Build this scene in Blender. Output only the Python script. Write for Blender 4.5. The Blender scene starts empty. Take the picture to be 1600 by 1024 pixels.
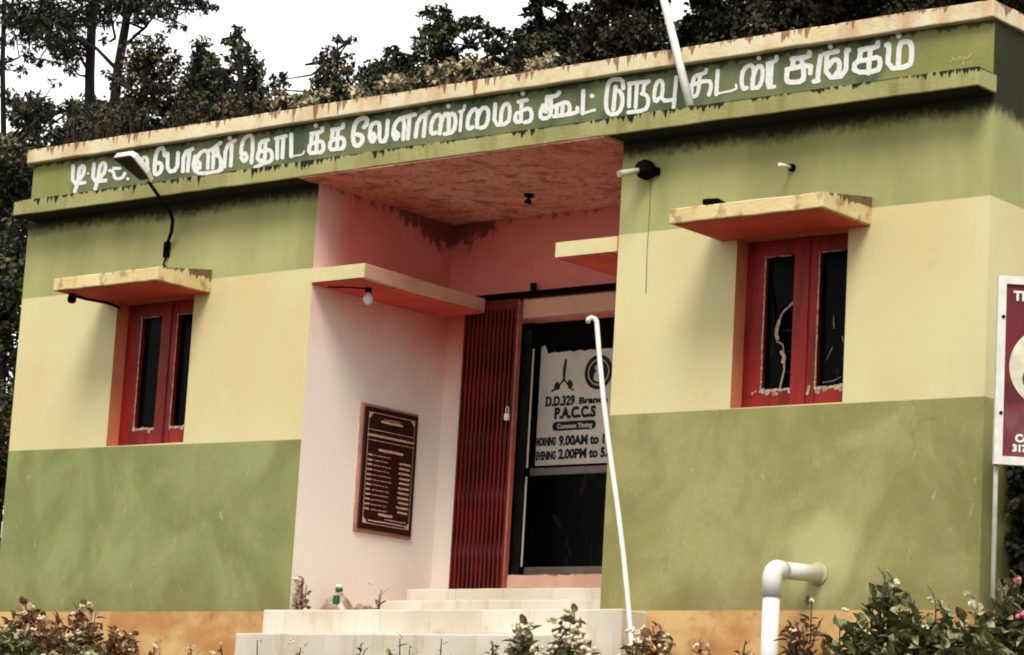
import bpy, bmesh, math, random
import numpy as np
from mathutils import Vector, Matrix, noise as mnoise

# ------------------------------------------------------------------ camera, sky, sun, exposure
SC = bpy.context.scene
COL = SC.collection
R = math.radians

CAM = np.array([13.68925, -14.28945, -1.33303])
YAW, PITCH, ROLL, FPX = 0.690619, 0.172588, -0.057319, 4370.76
_f = np.array([-math.sin(YAW) * math.cos(PITCH), math.cos(YAW) * math.cos(PITCH), math.sin(PITCH)])
_r0 = np.array([math.cos(YAW), math.sin(YAW), 0.0])
_u0 = np.cross(_r0, _f)
_c, _s = math.cos(ROLL), math.sin(ROLL)
_r = _c * _r0 - _s * _u0
_u = _s * _r0 + _c * _u0

cd = bpy.data.cameras.new('camera')
cam = bpy.data.objects.new('camera', cd)
COL.objects.link(cam)
cd.sensor_width = 36.0
cd.lens = FPX * 36.0 / 1600.0
cd.clip_start, cd.clip_end = 0.1, 3000
m = Matrix.Identity(4)
for i in range(3):
    m[i][0], m[i][1], m[i][2], m[i][3] = _r[i], _u[i], -_f[i], CAM[i]
cam.matrix_world = m
SC.camera = cam

SUN = Vector((0.42, -0.66, 1.0)).normalized()
world = bpy.data.worlds.new("World")
SC.world = world
world.use_nodes = True
wt = world.node_tree
wt.nodes.clear()
wo = wt.nodes.new('ShaderNodeOutputWorld')
wb = wt.nodes.new('ShaderNodeBackground')
sky = wt.nodes.new('ShaderNodeTexSky')
sky.sky_type = 'NISHITA'
sky.sun_disc = False
sky.sun_elevation = math.asin(SUN.z)
sky.sun_rotation = math.atan2(SUN.x, SUN.y)
wm = wt.nodes.new('ShaderNodeMix')
wm.data_type = 'RGBA'
wm.inputs[0].default_value = 0.86          # an overcast cloud sheet over the blue
# gradient shaped for the light: sky brighter behind the building, dimmer overhead and in front
wc = wt.nodes.new('ShaderNodeTexCoord')
wx_ = wt.nodes.new('ShaderNodeSeparateXYZ')
wt.links.new(wc.outputs['Generated'], wx_.inputs[0])
wr = wt.nodes.new('ShaderNodeMapRange')
wr.interpolation_type = 'SMOOTHSTEP'
wr.inputs[1].default_value, wr.inputs[2].default_value = 0.15, 0.65
wt.links.new(wx_.outputs[1], wr.inputs[0])
wk = wt.nodes.new('ShaderNodeMix')
wk.data_type = 'RGBA'
wk.inputs[6].default_value = (14.5, 14.1, 13.4, 1)
wk.inputs[7].default_value = (21.0, 20.8, 20.2, 1)
wt.links.new(wr.outputs[0], wk.inputs[0])
wt.links.new(wk.outputs[2], wm.inputs[7])
wt.links.new(sky.outputs[0], wm.inputs[6])
wt.links.new(wm.outputs[2], wb.inputs[0])
wb.inputs[1].default_value = 0.055
wt.links.new(wb.outputs[0], wo.inputs[0])

sl = bpy.data.lights.new('sun', 'SUN')
sl.energy = 1.8
sl.angle = R(24)
sl.color = (1.0, 0.94, 0.84)
so = bpy.data.objects.new('sun', sl)
COL.objects.link(so)
so.rotation_euler = SUN.to_track_quat('Z', 'Y').to_euler()

SC.view_settings.view_transform = 'Standard'
SC.view_settings.look = 'None'
SC.view_settings.exposure = 0.74
SC.view_settings.gamma = 1.0
SC.render.engine = 'CYCLES'
SC.cycles.max_bounces = 6
SC.cycles.diffuse_bounces = 3
SC.cycles.use_denoising = True
SC.cycles.filter_width = 1.9


# ------------------------------------------------------------------ helpers
def pix(px, py, ax, v):
    """point of the photograph carried onto the real plane axis = v"""
    d = _f + _r * (px - 800) / FPX - _u * (py - 512) / FPX
    return CAM + d * (v - CAM[ax]) / d[ax]


def pixp(px, py, P0, n):
    d = _f + _r * (px - 800) / FPX - _u * (py - 512) / FPX
    return CAM + d * (np.dot(np.array(P0) - CAM, n) / np.dot(d, n))


def lin(c):
    c /= 255.0
    return c / 12.92 if c <= 0.04045 else ((c + 0.055) / 1.055) ** 2.4


def S(r, g, b, k=1.0):
    return (lin(r) * k, lin(g) * k, lin(b) * k, 1)


def tag(o, label=None, cat=None, group=None, kind=None):
    if label: o['label'] = label
    if cat: o['category'] = cat
    if group: o['group'] = group
    if kind: o['kind'] = kind
    return o


def empty(name, loc, label, cat, group=None):
    o = bpy.data.objects.new(name, None)
    COL.objects.link(o)
    o.location = loc
    o.empty_display_size = 0.1
    return tag(o, label, cat, group)


class MB:
    """collects shapes into ONE mesh object (world coordinates)"""

    def __init__(self):
        self.v, self.f, self.sm = [], [], []

    def add(self, vs, fs, smooth=False):
        b = len(self.v)
        self.v.extend([tuple(float(c) for c in p) for p in vs])
        for q in fs:
            self.f.append(tuple(i + b for i in q))
            self.sm.append(smooth)

    def quad(self, a, b, c, d):
        self.add([a, b, c, d], [(0, 1, 2, 3)])

    def box(self, x0, x1, y0, y1, z0, z1, bev=0.0, seg=0, jit=0.0, fn=None, freq=3.0, top_wall=None):
        bm = bmesh.new()
        bmesh.ops.create_cube(bm, size=1)
        for w in bm.verts:
            w.co = Vector(((x0 + x1) / 2 + w.co.x * (x1 - x0), (y0 + y1) / 2 + w.co.y * (y1 - y0), (z0 + z1) / 2 + w.co.z * (z1 - z0)))
        if fn:
            for w in bm.verts: w.co = Vector(fn(w.co))
        if bev:
            bmesh.ops.bevel(bm, geom=list(bm.edges), offset=bev, segments=2, affect='EDGES', profile=0.5)
        if seg:
            dims = (x1 - x0, y1 - y0, z1 - z0)
            ax = dims.index(max(dims))
            no = [0, 0, 0]; no[ax] = 1
            lo = (x0, y0, z0)[ax]
            for i in range(1, seg):
                co = [0, 0, 0]; co[ax] = lo + dims[ax] * i / seg
                bmesh.ops.bisect_plane(bm, geom=bm.verts[:] + bm.edges[:] + bm.faces[:], plane_co=co, plane_no=no)
        if jit:
            for w in bm.verts:
                n = mnoise.noise_vector(w.co * freq) + 0.5 * mnoise.noise_vector(w.co * freq * 3.1)
                w.co += n * jit
        bm.verts.index_update()
        self.add([w.co for w in bm.verts], [tuple(w.index for w in fc.verts) for fc in bm.faces])
        bm.free()

    def tube(self, pts, rad, n=10, cap=True):
        pts = [Vector(p) for p in pts]
        rads = rad if isinstance(rad, (list, tuple)) else [rad] * len(pts)
        vs, fs = [], []
        t = (pts[1] - pts[0]).normalized()
        ref = Vector((0, 0, 1)) if abs(t.z) < 0.9 else Vector((1, 0, 0))
        a = t.cross(ref).normalized()
        for i, p in enumerate(pts):
            if i == 0: t = pts[1] - pts[0]
            elif i == len(pts) - 1: t = pts[-1] - pts[-2]
            else: t = (pts[i + 1] - p).normalized() + (p - pts[i - 1]).normalized()
            t.normalize()
            a = (a - t * a.dot(t)).normalized()
            b = t.cross(a)
            for k in range(n):
                an = 2 * math.pi * k / n
                vs.append(p + (a * math.cos(an) + b * math.sin(an)) * rads[i])
        for i in range(len(pts) - 1):
            for k in range(n):
                fs.append((i * n + k, i * n + (k + 1) % n, (i + 1) * n + (k + 1) % n, (i + 1) * n + k))
        self.add(vs, fs, True)
        if cap:
            b = len(self.v) - len(vs)
            self.f.append(tuple(b + k for k in range(n))[::-1]); self.sm.append(False)
            self.f.append(tuple(b + (len(pts) - 1) * n + k for k in range(n))); self.sm.append(False)

    def lathe(self, prof, origin, axis=(0, 0, 1), n=16, squash=1.0):
        """prof: list of (radius, height)"""
        q = Vector((0, 0, 1)).rotation_difference(Vector(axis).normalized())
        o = Vector(origin)
        vs, fs = [], []
        for (rr, h) in prof:
            for k in range(n):
                an = 2 * math.pi * k / n
                vs.append(o + q @ Vector((rr * math.cos(an), rr * math.sin(an) * squash, h)))
        for i in range(len(prof) - 1):
            for k in range(n):
                fs.append((i * n + k, i * n + (k + 1) % n, (i + 1) * n + (k + 1) % n, (i + 1) * n + k))
        self.add(vs, fs, True)
        b = len(self.v) - len(vs)
        self.f.append(tuple(b + k for k in range(n))[::-1]); self.sm.append(False)
        self.f.append(tuple(b + (len(prof) - 1) * n + k for k in range(n))); self.sm.append(False)

    def build(self, name, mat, parent=None, kind=None, recalc=False):
        me = bpy.data.meshes.new(name)
        org = Vector((0, 0, 0))
        me.from_pydata(self.v, [], self.f)
        me.polygons.foreach_set('use_smooth', self.sm)
        if recalc:
            bm = bmesh.new(); bm.from_mesh(me)
            bmesh.ops.recalc_face_normals(bm, faces=bm.faces); bm.to_mesh(me); bm.free()
        me.update()
        me.materials.append(mat)
        o = bpy.data.objects.new(name, me)
        COL.objects.link(o)
        if parent:
            o.parent = parent
            o.matrix_parent_inverse = Matrix.Translation(parent.location).inverted() if parent.type == 'EMPTY' else Matrix.Identity(4)
        if kind: o['kind'] = kind
        return o


# ---------------- strokes -> filled flat mesh (exact union of brush strokes)
def chaikin(p, n):
    for _ in range(n):
        q = [p[0]]
        for a, b in zip(p[:-1], p[1:]):
            q.append((0.75 * a[0] + 0.25 * b[0], 0.75 * a[1] + 0.25 * b[1]))
            q.append((0.25 * a[0] + 0.75 * b[0], 0.25 * a[1] + 0.75 * b[1]))
        q.append(p[-1])
        p = q
    return p


def stroke_fill(strokes, res, to3d, mb, wob=0.0, smooth=1):
    """strokes: (points, width) in a 2-D plane; the union is polygonised by marching squares"""
    xs = [p[0] for s, w in strokes for p in s]; ys = [p[1] for s, w in strokes for p in s]
    wmax = max(w for s, w in strokes)
    x0, y0 = min(xs) - wmax, min(ys) - wmax
    nx, ny = int((max(xs) + wmax - x0) / res) + 2, int((max(ys) + wmax - y0) / res) + 2
    D = np.full((ny, nx), 1e6)
    for s, w in strokes:
        s = chaikin([tuple(p) for p in s], smooth) if len(s) > 2 else list(s)
        if len(s) == 1: s = [s[0], (s[0][0] + 1e-6, s[0][1])]
        for a, b in zip(s[:-1], s[1:]):
            i0 = max(0, int((min(a[0], b[0]) - w - x0) / res) - 1); i1 = min(nx, int((max(a[0], b[0]) + w - x0) / res) + 3)
            j0 = max(0, int((min(a[1], b[1]) - w - y0) / res) - 1); j1 = min(ny, int((max(a[1], b[1]) + w - y0) / res) + 3)
            X = x0 + np.arange(i0, i1) * res; Y = (y0 + np.arange(j0, j1) * res)[:, None]
            dx, dy = b[0] - a[0], b[1] - a[1]
            L = dx * dx + dy * dy + 1e-12
            t = np.clip(((X - a[0]) * dx + (Y - a[1]) * dy) / L, 0, 1)
            d = np.hypot(X - a[0] - t * dx, Y - a[1] - t * dy) - w / 2
            D[j0:j1, i0:i1] = np.minimum(D[j0:j1, i0:i1], d)
    if wob:
        rng = np.random.RandomState(5)
        n = rng.rand(ny, nx)
        for _ in range(3):
            n = (n + np.roll(n, 1, 0) + np.roll(n, -1, 0) + np.roll(n, 1, 1) + np.roll(n, -1, 1)) / 5
        D = D + (n - 0.5) * wob
    cache = {}
    vs, fs = [], []

    def vert(key, x, y):
        k = cache.get(key)
        if k is None:
            k = cache[key] = len(vs)
            vs.append(to3d(x, y))
        return k
    cand = np.argwhere((D[:-1, :-1] < 0) | (D[1:, :-1] < 0) | (D[:-1, 1:] < 0) | (D[1:, 1:] < 0))
    for j, i in cand:
        c = [(j, i), (j, i + 1), (j + 1, i + 1), (j + 1, i)]
        poly = []
        for k in range(4):
            (ja, ia), (jb, ib) = c[k], c[(k + 1) % 4]
            da, db = D[ja, ia], D[jb, ib]
            if da < 0: poly.append(vert((ja, ia), x0 + ia * res, y0 + ja * res))
            if (da < 0) != (db < 0):
                t = min(max(da / (da - db), 0.02), 0.98)
                key = ('e',) + tuple(sorted(((ja, ia), (jb, ib))))
                poly.append(vert(key, x0 + (ia + (ib - ia) * t) * res, y0 + (ja + (jb - ja) * t) * res))
        if len(poly) >= 3: fs.append(tuple(poly))
    mb.add(vs, fs)


def text_mesh(s, size, bold=0.0, align='LEFT', sx=1.0):
    c = bpy.data.curves.new('t', 'FONT')
    c.body = s; c.size = size; c.offset = bold; c.align_x = align
    c.resolution_u = 3
    o = bpy.data.objects.new('t', c)
    me = o.to_mesh()
    vs = [(v.co.x * sx, v.co.y) for v in me.vertices]
    fs = [tuple(p.vertices) for p in me.polygons]
    o.to_mesh_clear()
    bpy.data.objects.remove(o); bpy.data.curves.remove(c)
    return vs, fs


# ---------------- materials
class NT:
    def __init__(self, name):
        self.m = bpy.data.materials.new(name)
        self.m.use_nodes = True
        self.t = self.m.node_tree
        self.b = self.t.nodes['Principled BSDF']
        self.co = self.t.nodes.new('ShaderNodeTexCoord').outputs['Object']

    def _in(self, sock, v):
        if isinstance(v, (int, float)): sock.default_value = v
        elif isinstance(v, tuple): sock.default_value = v
        else: self.t.links.new(v, sock)

    def math(self, op, a, b=0.0, clamp=False):
        n = self.t.nodes.new('ShaderNodeMath'); n.operation = op; n.use_clamp = clamp
        self._in(n.inputs[0], a); self._in(n.inputs[1], b)
        return n.outputs[0]

    def mix(self, fac, a, b, mode='MIX'):
        n = self.t.nodes.new('ShaderNodeMix'); n.data_type = 'RGBA'; n.blend_type = mode
        self._in(n.inputs[0], fac); self._in(n.inputs[6], a); self._in(n.inputs[7], b)
        return n.outputs[2]

    def map(self, scale=(1, 1, 1), loc=(0, 0, 0)):
        n = self.t.nodes.new('ShaderNodeMapping')
        n.inputs['Scale'].default_value = scale; n.inputs['Location'].default_value = loc
        self.t.links.new(self.co, n.inputs[0])
        return n.outputs[0]

    def noise(self, scale=1.0, detail=4.0, stretch=(1, 1, 1), loc=(0, 0, 0), rough=0.55, dist=0.0):
        n = self.t.nodes.new('ShaderNodeTexNoise')
        n.inputs['Scale'].default_value = scale; n.inputs['Detail'].default_value = detail
        n.inputs['Roughness'].default_value = rough; n.inputs['Distortion'].default_value = dist
        self.t.links.new(self.map(stretch, loc), n.inputs['Vector'])
        return n.outputs[0]

    def xyz(self):
        n = self.t.nodes.new('ShaderNodeSeparateXYZ'); self.t.links.new(self.co, n.inputs[0])
        return n.outputs[0], n.outputs[1], n.outputs[2]

    def cracks(self, scale=0.9, seed=0.0, width=0.006, lo=0.54, hi=0.66):
        v = self.t.nodes.new('ShaderNodeTexVoronoi'); v.feature = 'DISTANCE_TO_EDGE'; v.inputs['Scale'].default_value = scale
        d = self.t.nodes.new('ShaderNodeVectorMath'); d.operation = 'ADD'
        n = self.t.nodes.new('ShaderNodeTexNoise'); n.inputs['Scale'].default_value = 3.0; n.inputs['Detail'].default_value = 6
        self.t.links.new(self.map((1, 1, 1), (seed, 0, 0)), n.inputs['Vector'])
        sc = self.t.nodes.new('ShaderNodeVectorMath'); sc.operation = 'SCALE'; sc.inputs['Scale'].default_value = 0.55
        self.t.links.new(n.outputs[1], sc.inputs[0])
        self.t.links.new(self.map((1, 1, .7), (seed, 0, 0)), d.inputs[0]); self.t.links.new(sc.outputs[0], d.inputs[1])
        self.t.links.new(d.outputs[0], v.inputs['Vector'])
        return self.math('MULTIPLY', self.ss(v.outputs['Distance'], width, width * .2), self.ss(self.noise(1.1, 3, (1, 1, 1), (seed, 21, 0)), lo, hi))

    def ss(self, v, lo, hi):
        n = self.t.nodes.new('ShaderNodeMapRange'); n.interpolation_type = 'SMOOTHSTEP'
        self._in(n.inputs[0], v); n.inputs[1].default_value = lo; n.inputs[2].default_value = hi
        return n.outputs[0]

    def finish(self, col, rough=0.85, bump=None, bdist=0.01, spec=0.3, **kw):
        self._in(self.b.inputs['Base Color'], col)
        self._in(self.b.inputs['Roughness'], rough)
        self.b.inputs['Specular IOR Level'].default_value = spec
        for k, v in kw.items(): self.b.inputs[k.replace('_', ' ')].default_value = v
        if bump is not None:
            n = self.t.nodes.new('ShaderNodeBump'); n.inputs['Strength'].default_value = 0.5
            n.inputs['Distance'].default_value = bdist
            self.t.links.new(bump, n.inputs['Height']); self.t.links.new(n.outputs[0], self.b.inputs['Normal'])
        return self.m


def plain(name, col, rough=0.6, var=0.25, vs=9.0, spec=0.3, metal=0.0, bump=0.0, stretch=(1, 1, 1), dark=None):
    n = NT(name)
    d = dark or tuple(c * (1 - var) for c in col[:3]) + (1,)
    nz = n.noise(vs, 5, stretch)
    c = n.mix(n.ss(nz, 0.35, 0.65), d, col)
    return n.finish(c, rough, n.noise(vs * 4, 3) if bump else None, bump, spec, Metallic=metal)


K = 0.86
GREEN = S(166, 165, 104, K); CREAM = S(233, 225, 173, K); ORANGE = S(205, 128, 78, K)
PINK = S(228, 178, 166, 0.95); PINKD = S(120, 52, 44, K)


def wall_mat(name, zl, zlt, x0, seed=0):
    """painted plaster: orange plinth, green dado, cream middle, green head"""
    n = NT(name)
    x, y, z = n.xyz()
    wob = n.math('MULTIPLY', n.math('SUBTRACT', n.noise(5, 3), 0.5), 0.02)
    zz = n.math('ADD', z, wob)
    zl_x = n.math('ADD', n.math('MULTIPLY', n.math('SUBTRACT', x, x0), zlt), zl)
    g1 = n.mix(n.ss(n.noise(1.5, 6, (1, 1, 0.8), (seed, 0, 0), 0.6, 0.6), 0.34, 0.66), (S(149, 147, 92, K) if seed else S(137, 143, 90, K)), (S(179, 175, 119, K) if seed else S(164, 171, 114, K)))
    g1 = n.mix(n.math('MULTIPLY', n.ss(n.noise(2.6, 5, (1.2, 1.2, 0.7), (seed, 3, 0), 0.6, 0.8), 0.5, 0.72), 0.5), g1, (S(160, 158, 98, K) if seed else S(146, 156, 95, K)))
    g1 = n.mix(n.math('MULTIPLY', n.ss(n.noise(2.8, 5, (1.3, 1.3, 0.7), (seed, 8, 0), 0.6, 0.3), 0.54, 0.74), 0.4), g1, S(142, 124, 80, K))
    g1 = n.mix(n.math('MULTIPLY', n.ss(n.noise(16, 3, (1.4, 1.4, 0.5), (seed, 7, 0), 0.5, 1.0), 0.66, 0.74), 0.4), g1, S(208, 208, 156, K))
    g1 = n.mix(n.math('MULTIPLY', n.ss(n.noise(55, 3, (1, 1, 0.6), (seed, 13, 0)), 0.4, 0.62), 0.13), g1, S(120, 116, 70, K))
    # brownish scuffs and splash dirt near the foot
    foot = n.ss(n.math('ADD', z, n.math('MULTIPLY', n.noise(4, 4), 0.45)), 0.55, 0.1)
    g1 = n.mix(n.math('MULTIPLY', foot, 0.45), g1, S(128, 104, 66, K))
    cr = n.mix(n.ss(n.noise(1.3, 4, (1, 1, 0.8), (seed, 5, 0)), 0.3, 0.7), S(230, 212, 158, K), CREAM)
    cr = n.mix(n.math('MULTIPLY', n.ss(n.noise(2.6, 5, (1, 1, 0.25), (seed, 9, 0)), 0.55, 0.8), 0.3), cr, S(220, 198, 140, K))
    og = n.mix(n.ss(n.noise(2.2, 5, (1, 1, 1.5), (seed, 2, 0)), 0.35, 0.65), S(200, 144, 88, K), S(230, 194, 134, K))
    og = n.mix(n.math('MULTIPLY', n.ss(n.noise(6, 5, (1, 1, 1), (seed, 4, 0)), 0.52, 0.7), 0.5), og, S(158, 96, 62, K))
    gt = n.mix(n.ss(n.noise(1.8, 4, (1.2, 1.2, 0.35), (seed, 6, 0)), 0.3, 0.7), S(162, 163, 107, K), S(190, 190, 130, K))
    # shade under the ledge painted in as a dark band with a ragged edge
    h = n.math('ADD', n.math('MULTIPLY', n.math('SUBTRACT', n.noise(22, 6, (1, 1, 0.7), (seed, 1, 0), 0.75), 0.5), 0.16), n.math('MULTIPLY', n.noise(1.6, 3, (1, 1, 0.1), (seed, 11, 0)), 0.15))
    run_or_shade = n.ss(n.math('SUBTRACT', h, n.math('SUBTRACT', 3.09, z)), -0.085, 0.03)
    gt = n.mix(n.math('MULTIPLY', run_or_shade, 0.93), gt, S(13, 17, 8, K))
    if seed:   # fresh plaster round the drain pipe
        dx = n.math('SUBTRACT', x, 4.42); dz = n.math('MULTIPLY', n.math('SUBTRACT', z, 0.30), 0.9)
        rr_ = n.math('SQRT', n.math('ADD', n.math('MULTIPLY', dx, dx), n.math('MULTIPLY', dz, dz)))
        pt = n.ss(n.math('ADD', rr_, n.math('MULTIPLY', n.noise(4, 4), 0.35)), 0.50, 0.34)
        g1 = n.mix(n.math('MULTIPLY', pt, 0.5), g1, S(206, 206, 148, K))
    c = n.mix(n.ss(z, -0.012, 0.0), og, g1)
    c = n.mix(n.ss(n.math('SUBTRACT', z, zl_x), -0.004, 0.004), c, cr)
    c = n.mix(n.ss(n.math('SUBTRACT', n.math('ADD', z, n.math('MULTIPLY', wob, 0.3)), 2.458), -0.004, 0.004), c, gt)
    c = n.mix(n.math('MULTIPLY', n.cracks(0.6, seed + 2), 0.16), c, S(84, 70, 44, K))
    pit = n.math('MULTIPLY', n.ss(n.noise(26, 2, (1, 1, 1), (seed, 31, 0)), 0.735, 0.76), 0.6)
    c = n.mix(pit, c, S(196, 186, 150, K))
    return n.finish(c, 0.9, n.noise(14, 5), 0.003, 0.2)


def recess_mat():
    n = NT('pink_wall_paint')
    x, y, z = n.xyz()
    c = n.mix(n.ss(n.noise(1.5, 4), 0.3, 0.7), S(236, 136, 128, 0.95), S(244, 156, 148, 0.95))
    # light falloff painted in: paler low down and near the front, ragged line
    light_fade = n.ss(n.math('ADD', n.math('ADD', z, n.math('MULTIPLY', y, 0.25)), n.math('MULTIPLY', n.noise(1.2, 4), 0.9)), 3.2, 2.25)
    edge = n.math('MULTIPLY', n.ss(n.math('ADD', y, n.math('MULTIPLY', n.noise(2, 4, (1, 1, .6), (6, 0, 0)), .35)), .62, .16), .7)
    light_fade = n.math('MAXIMUM', light_fade, edge)
    c = n.mix(n.math('MULTIPLY', light_fade, 0.97), c, S(248, 238, 228, 0.98))
    sc = n.ss(n.noise(14, 3, (1, 1, 1), (4, 0, 0)), 0.70, 0.76)
    c = n.mix(n.math('MULTIPLY', sc, 0.3), c, S(196, 128, 112, K))
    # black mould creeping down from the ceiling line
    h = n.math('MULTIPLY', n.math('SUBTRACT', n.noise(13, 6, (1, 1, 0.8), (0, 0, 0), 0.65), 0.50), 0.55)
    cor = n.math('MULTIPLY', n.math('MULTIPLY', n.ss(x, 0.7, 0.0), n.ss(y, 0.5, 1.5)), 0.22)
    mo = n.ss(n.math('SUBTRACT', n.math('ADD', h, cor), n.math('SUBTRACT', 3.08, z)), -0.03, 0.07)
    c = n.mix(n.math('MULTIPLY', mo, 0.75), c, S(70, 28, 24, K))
    sp = n.math('MULTIPLY', n.ss(n.noise(10, 3, (1, 1, 0.7), (9, 0, 0)), 0.66, 0.72), n.ss(z, 2.5, 2.95))
    c = n.mix(n.math('MULTIPLY', sp, 0.6), c, S(110, 50, 42, K))
    return n.finish(c, 0.9, n.noise(45, 4), 0.005, 0.2)


def ceiling_mat():
    n = NT('mouldy_ceiling_paint')
    c = n.mix(n.ss(n.noise(2.2, 5), 0.3, 0.7), S(238, 156, 138, K), S(246, 176, 158, K))
    c = n.mix(n.math('MULTIPLY', n.ss(n.noise(5.5, 7, (1, 1, 1), (3, 0, 0), 0.7, 0.6), 0.47, 0.64), 0.7), c, S(160, 80, 66, K))
    c = n.mix(n.math('MULTIPLY', n.ss(n.noise(24, 5, (1, 1, 1), (8, 0, 0)), 0.57, 0.66), 0.6), c, S(96, 44, 38, K))
    return n.finish(c, 0.9, n.noise(30, 4), 0.006, 0.2)


def parapet_mat():
    n = NT('parapet_paint')
    x, y, z = n.xyz()
    base = n.mix(n.ss(n.noise(2, 4, (1, 1, 0.5)), 0.3, 0.7), S(140, 144, 82, K), S(166, 166, 104, K))
    dk = n.mix(n.ss(n.noise(2.4, 5, (1, 1, 0.7), (3, 0, 0)), 0.36, 0.64), S(84, 100, 78, K), S(126, 132, 94, K))
    e = n.math('MULTIPLY', n.math('SUBTRACT', n.noise(3, 3), 0.5), 0.5)
    xx = n.math('ADD', x, e)
    inn = n.math('MULTIPLY', n.ss(xx, -2.75, -2.62), n.ss(xx, 4.82, 4.72))
    c = n.mix(inn, base, dk)
    lt = n.ss(n.noise(2.2, 3, (1, 1, 0.8), (12, 0, 0)), 0.56, 0.68)
    c = n.mix(n.math('MULTIPLY', lt, 0.55), c, S(140, 138, 100, K))
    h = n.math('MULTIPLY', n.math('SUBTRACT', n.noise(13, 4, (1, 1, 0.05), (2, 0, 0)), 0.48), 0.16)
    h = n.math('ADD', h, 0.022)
    run_or_shade = n.ss(n.math('SUBTRACT', h, n.math('SUBTRACT', 3.546, z)), -0.006, 0.006)
    c = n.mix(n.math('MULTIPLY', run_or_shade, 0.75), c, S(40, 44, 26, K))  # the coping's shade line painted in, along with drip stains
    return n.finish(c, 0.9, n.noise(40, 4), 0.006, 0.2)


def drip_mat(name, a, b, stain, ztop, length, dens, amount=0.9, sc=16, top=0.012, extra=None):
    n = NT(name)
    x, y, z = n.xyz()
    c = n.mix(n.ss(n.noise(3, 5, (1, 1, 0.6)), 0.3, 0.7), a, b)
    if extra: c = extra(n, c)
    reg = n.ss(n.noise(3.1, 4, (1, 1, 0), (7, 0, 0)), 0.36, 0.66)
    h = n.math('MULTIPLY', n.math('SUBTRACT', n.noise(sc, 4, (1, 1, 0.03)), dens), length)
    h = n.math('ADD', n.math('MULTIPLY', h, reg), top)
    run_or_shade = n.ss(n.math('SUBTRACT', h, n.math('SUBTRACT', ztop, z)), -0.004, 0.01)
    c = n.mix(n.math('MULTIPLY', run_or_shade, amount), c, stain)
    return n.finish(c, 0.9, n.noise(40, 4), 0.008, 0.2)


def leaf_mat(name, cols, scale=9.0, rough=0.55, spec=0.35, trans=0.0):
    n = NT(name)
    nz = n.noise(scale, 2, (1, 1, 1))
    c = n.mix(n.ss(nz, 0.30, 0.5), cols[0], cols[1])
    c = n.mix(n.ss(n.noise(scale * 0.8, 3, (1, 1, 1), (5, 5, 5)), 0.49, 0.63), c, cols[2])
    return n.finish(c, rough, None, 0, spec)


M = {}
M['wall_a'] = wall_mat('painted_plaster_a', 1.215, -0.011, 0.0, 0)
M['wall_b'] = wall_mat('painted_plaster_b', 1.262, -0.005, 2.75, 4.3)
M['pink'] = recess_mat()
M['ceil'] = ceiling_mat()
M['parapet'] = parapet_mat()
M['coping'] = drip_mat('coping_plaster', S(236, 220, 176, K), S(244, 236, 204, K), S(122, 52, 28, K), 3.655, 0.85, 0.49, 0.75, 18, 0.008,
                       lambda n, c: n.mix(n.math('MULTIPLY', n.ss(n.noise(4, 5, (1, 1, 0.5), (6, 0, 0)), 0.48, 0.7), 0.65), c, S(206, 152, 108, K)))
M['ledge'] = drip_mat('ledge_paint', S(156, 155, 100, K), S(180, 178, 122, K), S(10, 12, 5, K), 3.197, 0.30, 0.455, 0.95, 30, 0.012,
                      lambda n, c: n.mix(n.math('MULTIPLY', n.ss(n.noise(9, 5, (1, 1, 0.12), (4, 0, 0)), 0.5, 0.68), 0.5), c, S(128, 118, 60, K)))
M['canopy'] = drip_mat('canopy_plaster', S(228, 200, 140, K), S(240, 222, 170, K), S(66, 40, 22, K), 2.462, 0.22, 0.47, 0.8, 24, 0.008,
                       lambda n, c: n.mix(n.math('MULTIPLY', n.ss(n.noise(9, 5, (1, 1, 0.7), (2, 4, 0)), 0.53, 0.66), 0.6), c, S(150, 104, 62, K)))
M['canopy_in'] = plain('canopy_cream_paint', S(236, 226, 172, K), 0.85, 0.12, 4)
M['soffit_shade'] = plain('soffit_shade_red', S(234, 92, 78, K), 0.9, 0.2, 4)  # shaded underside of the slabs, its red tone put into the colour
M['canopy_in_pink'] = plain('canopy_pink_paint', S(238, 186, 160, K), 0.85, 0.15, 4)
M['reveal'] = plain('reveal_paint', S(230, 146, 104, K), 0.85, 0.15, 5)
M['frame'] = plain('red_oxide_wood', S(168, 30, 21, K), 0.55, 0.5, 12, 0.4, stretch=(1, 1, 0.2))
M['putty'] = plain('flaking_putty', S(222, 196, 172, K), 0.8, 0.6, 45)
M['grey_line'] = plain('smeared_glass_dirt', S(120, 118, 112, K), 0.8, 0.5, 20)
n = NT('dark_glass'); M['glass'] = n.finish(n.mix(n.ss(n.noise(5, 6, (1.5, 1, 0.5), (0, 0, 0), 0.68, 0.9), 0.57, 0.76), (0.001, 0.001, 0.001, 1), (0.055, 0.052, 0.048, 1)), 0.2, None, 0, 0.04)  # soft grey reflections painted into the pane colour as noise
M['white'] = plain('white_paint', S(246, 246, 242, 0.92), 0.7, 0.12, 40)
M['white_pvc'] = plain('white_pvc', S(240, 240, 236, 0.9), 0.35, 0.06, 5, 0.5)
M['pole_white'] = plain('white_pole_paint', S(240, 238, 232, 0.9), 0.5, 0.15, 12)
M['tile'] = None
M['gate'] = plain('maroon_gate_paint', S(116, 21, 17, K), 0.5, 0.45, 6, 0.4, stretch=(1, 1, 0.5))
M['gate_edge'] = plain('lit_gate_edge', S(196, 112, 96, K), 0.6, 0.35, 8)  # highlight on the gate's end bar painted as a paler red
M['black'] = plain('black_metal', (0.005, 0.0046, 0.0042, 1), 0.85, 0.4, 20, 0.04)
M['dark_metal'] = plain('dark_grey_aluminium', (0.035, 0.034, 0.032, 1), 0.4, 0.4, 10, 0.5)
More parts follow.
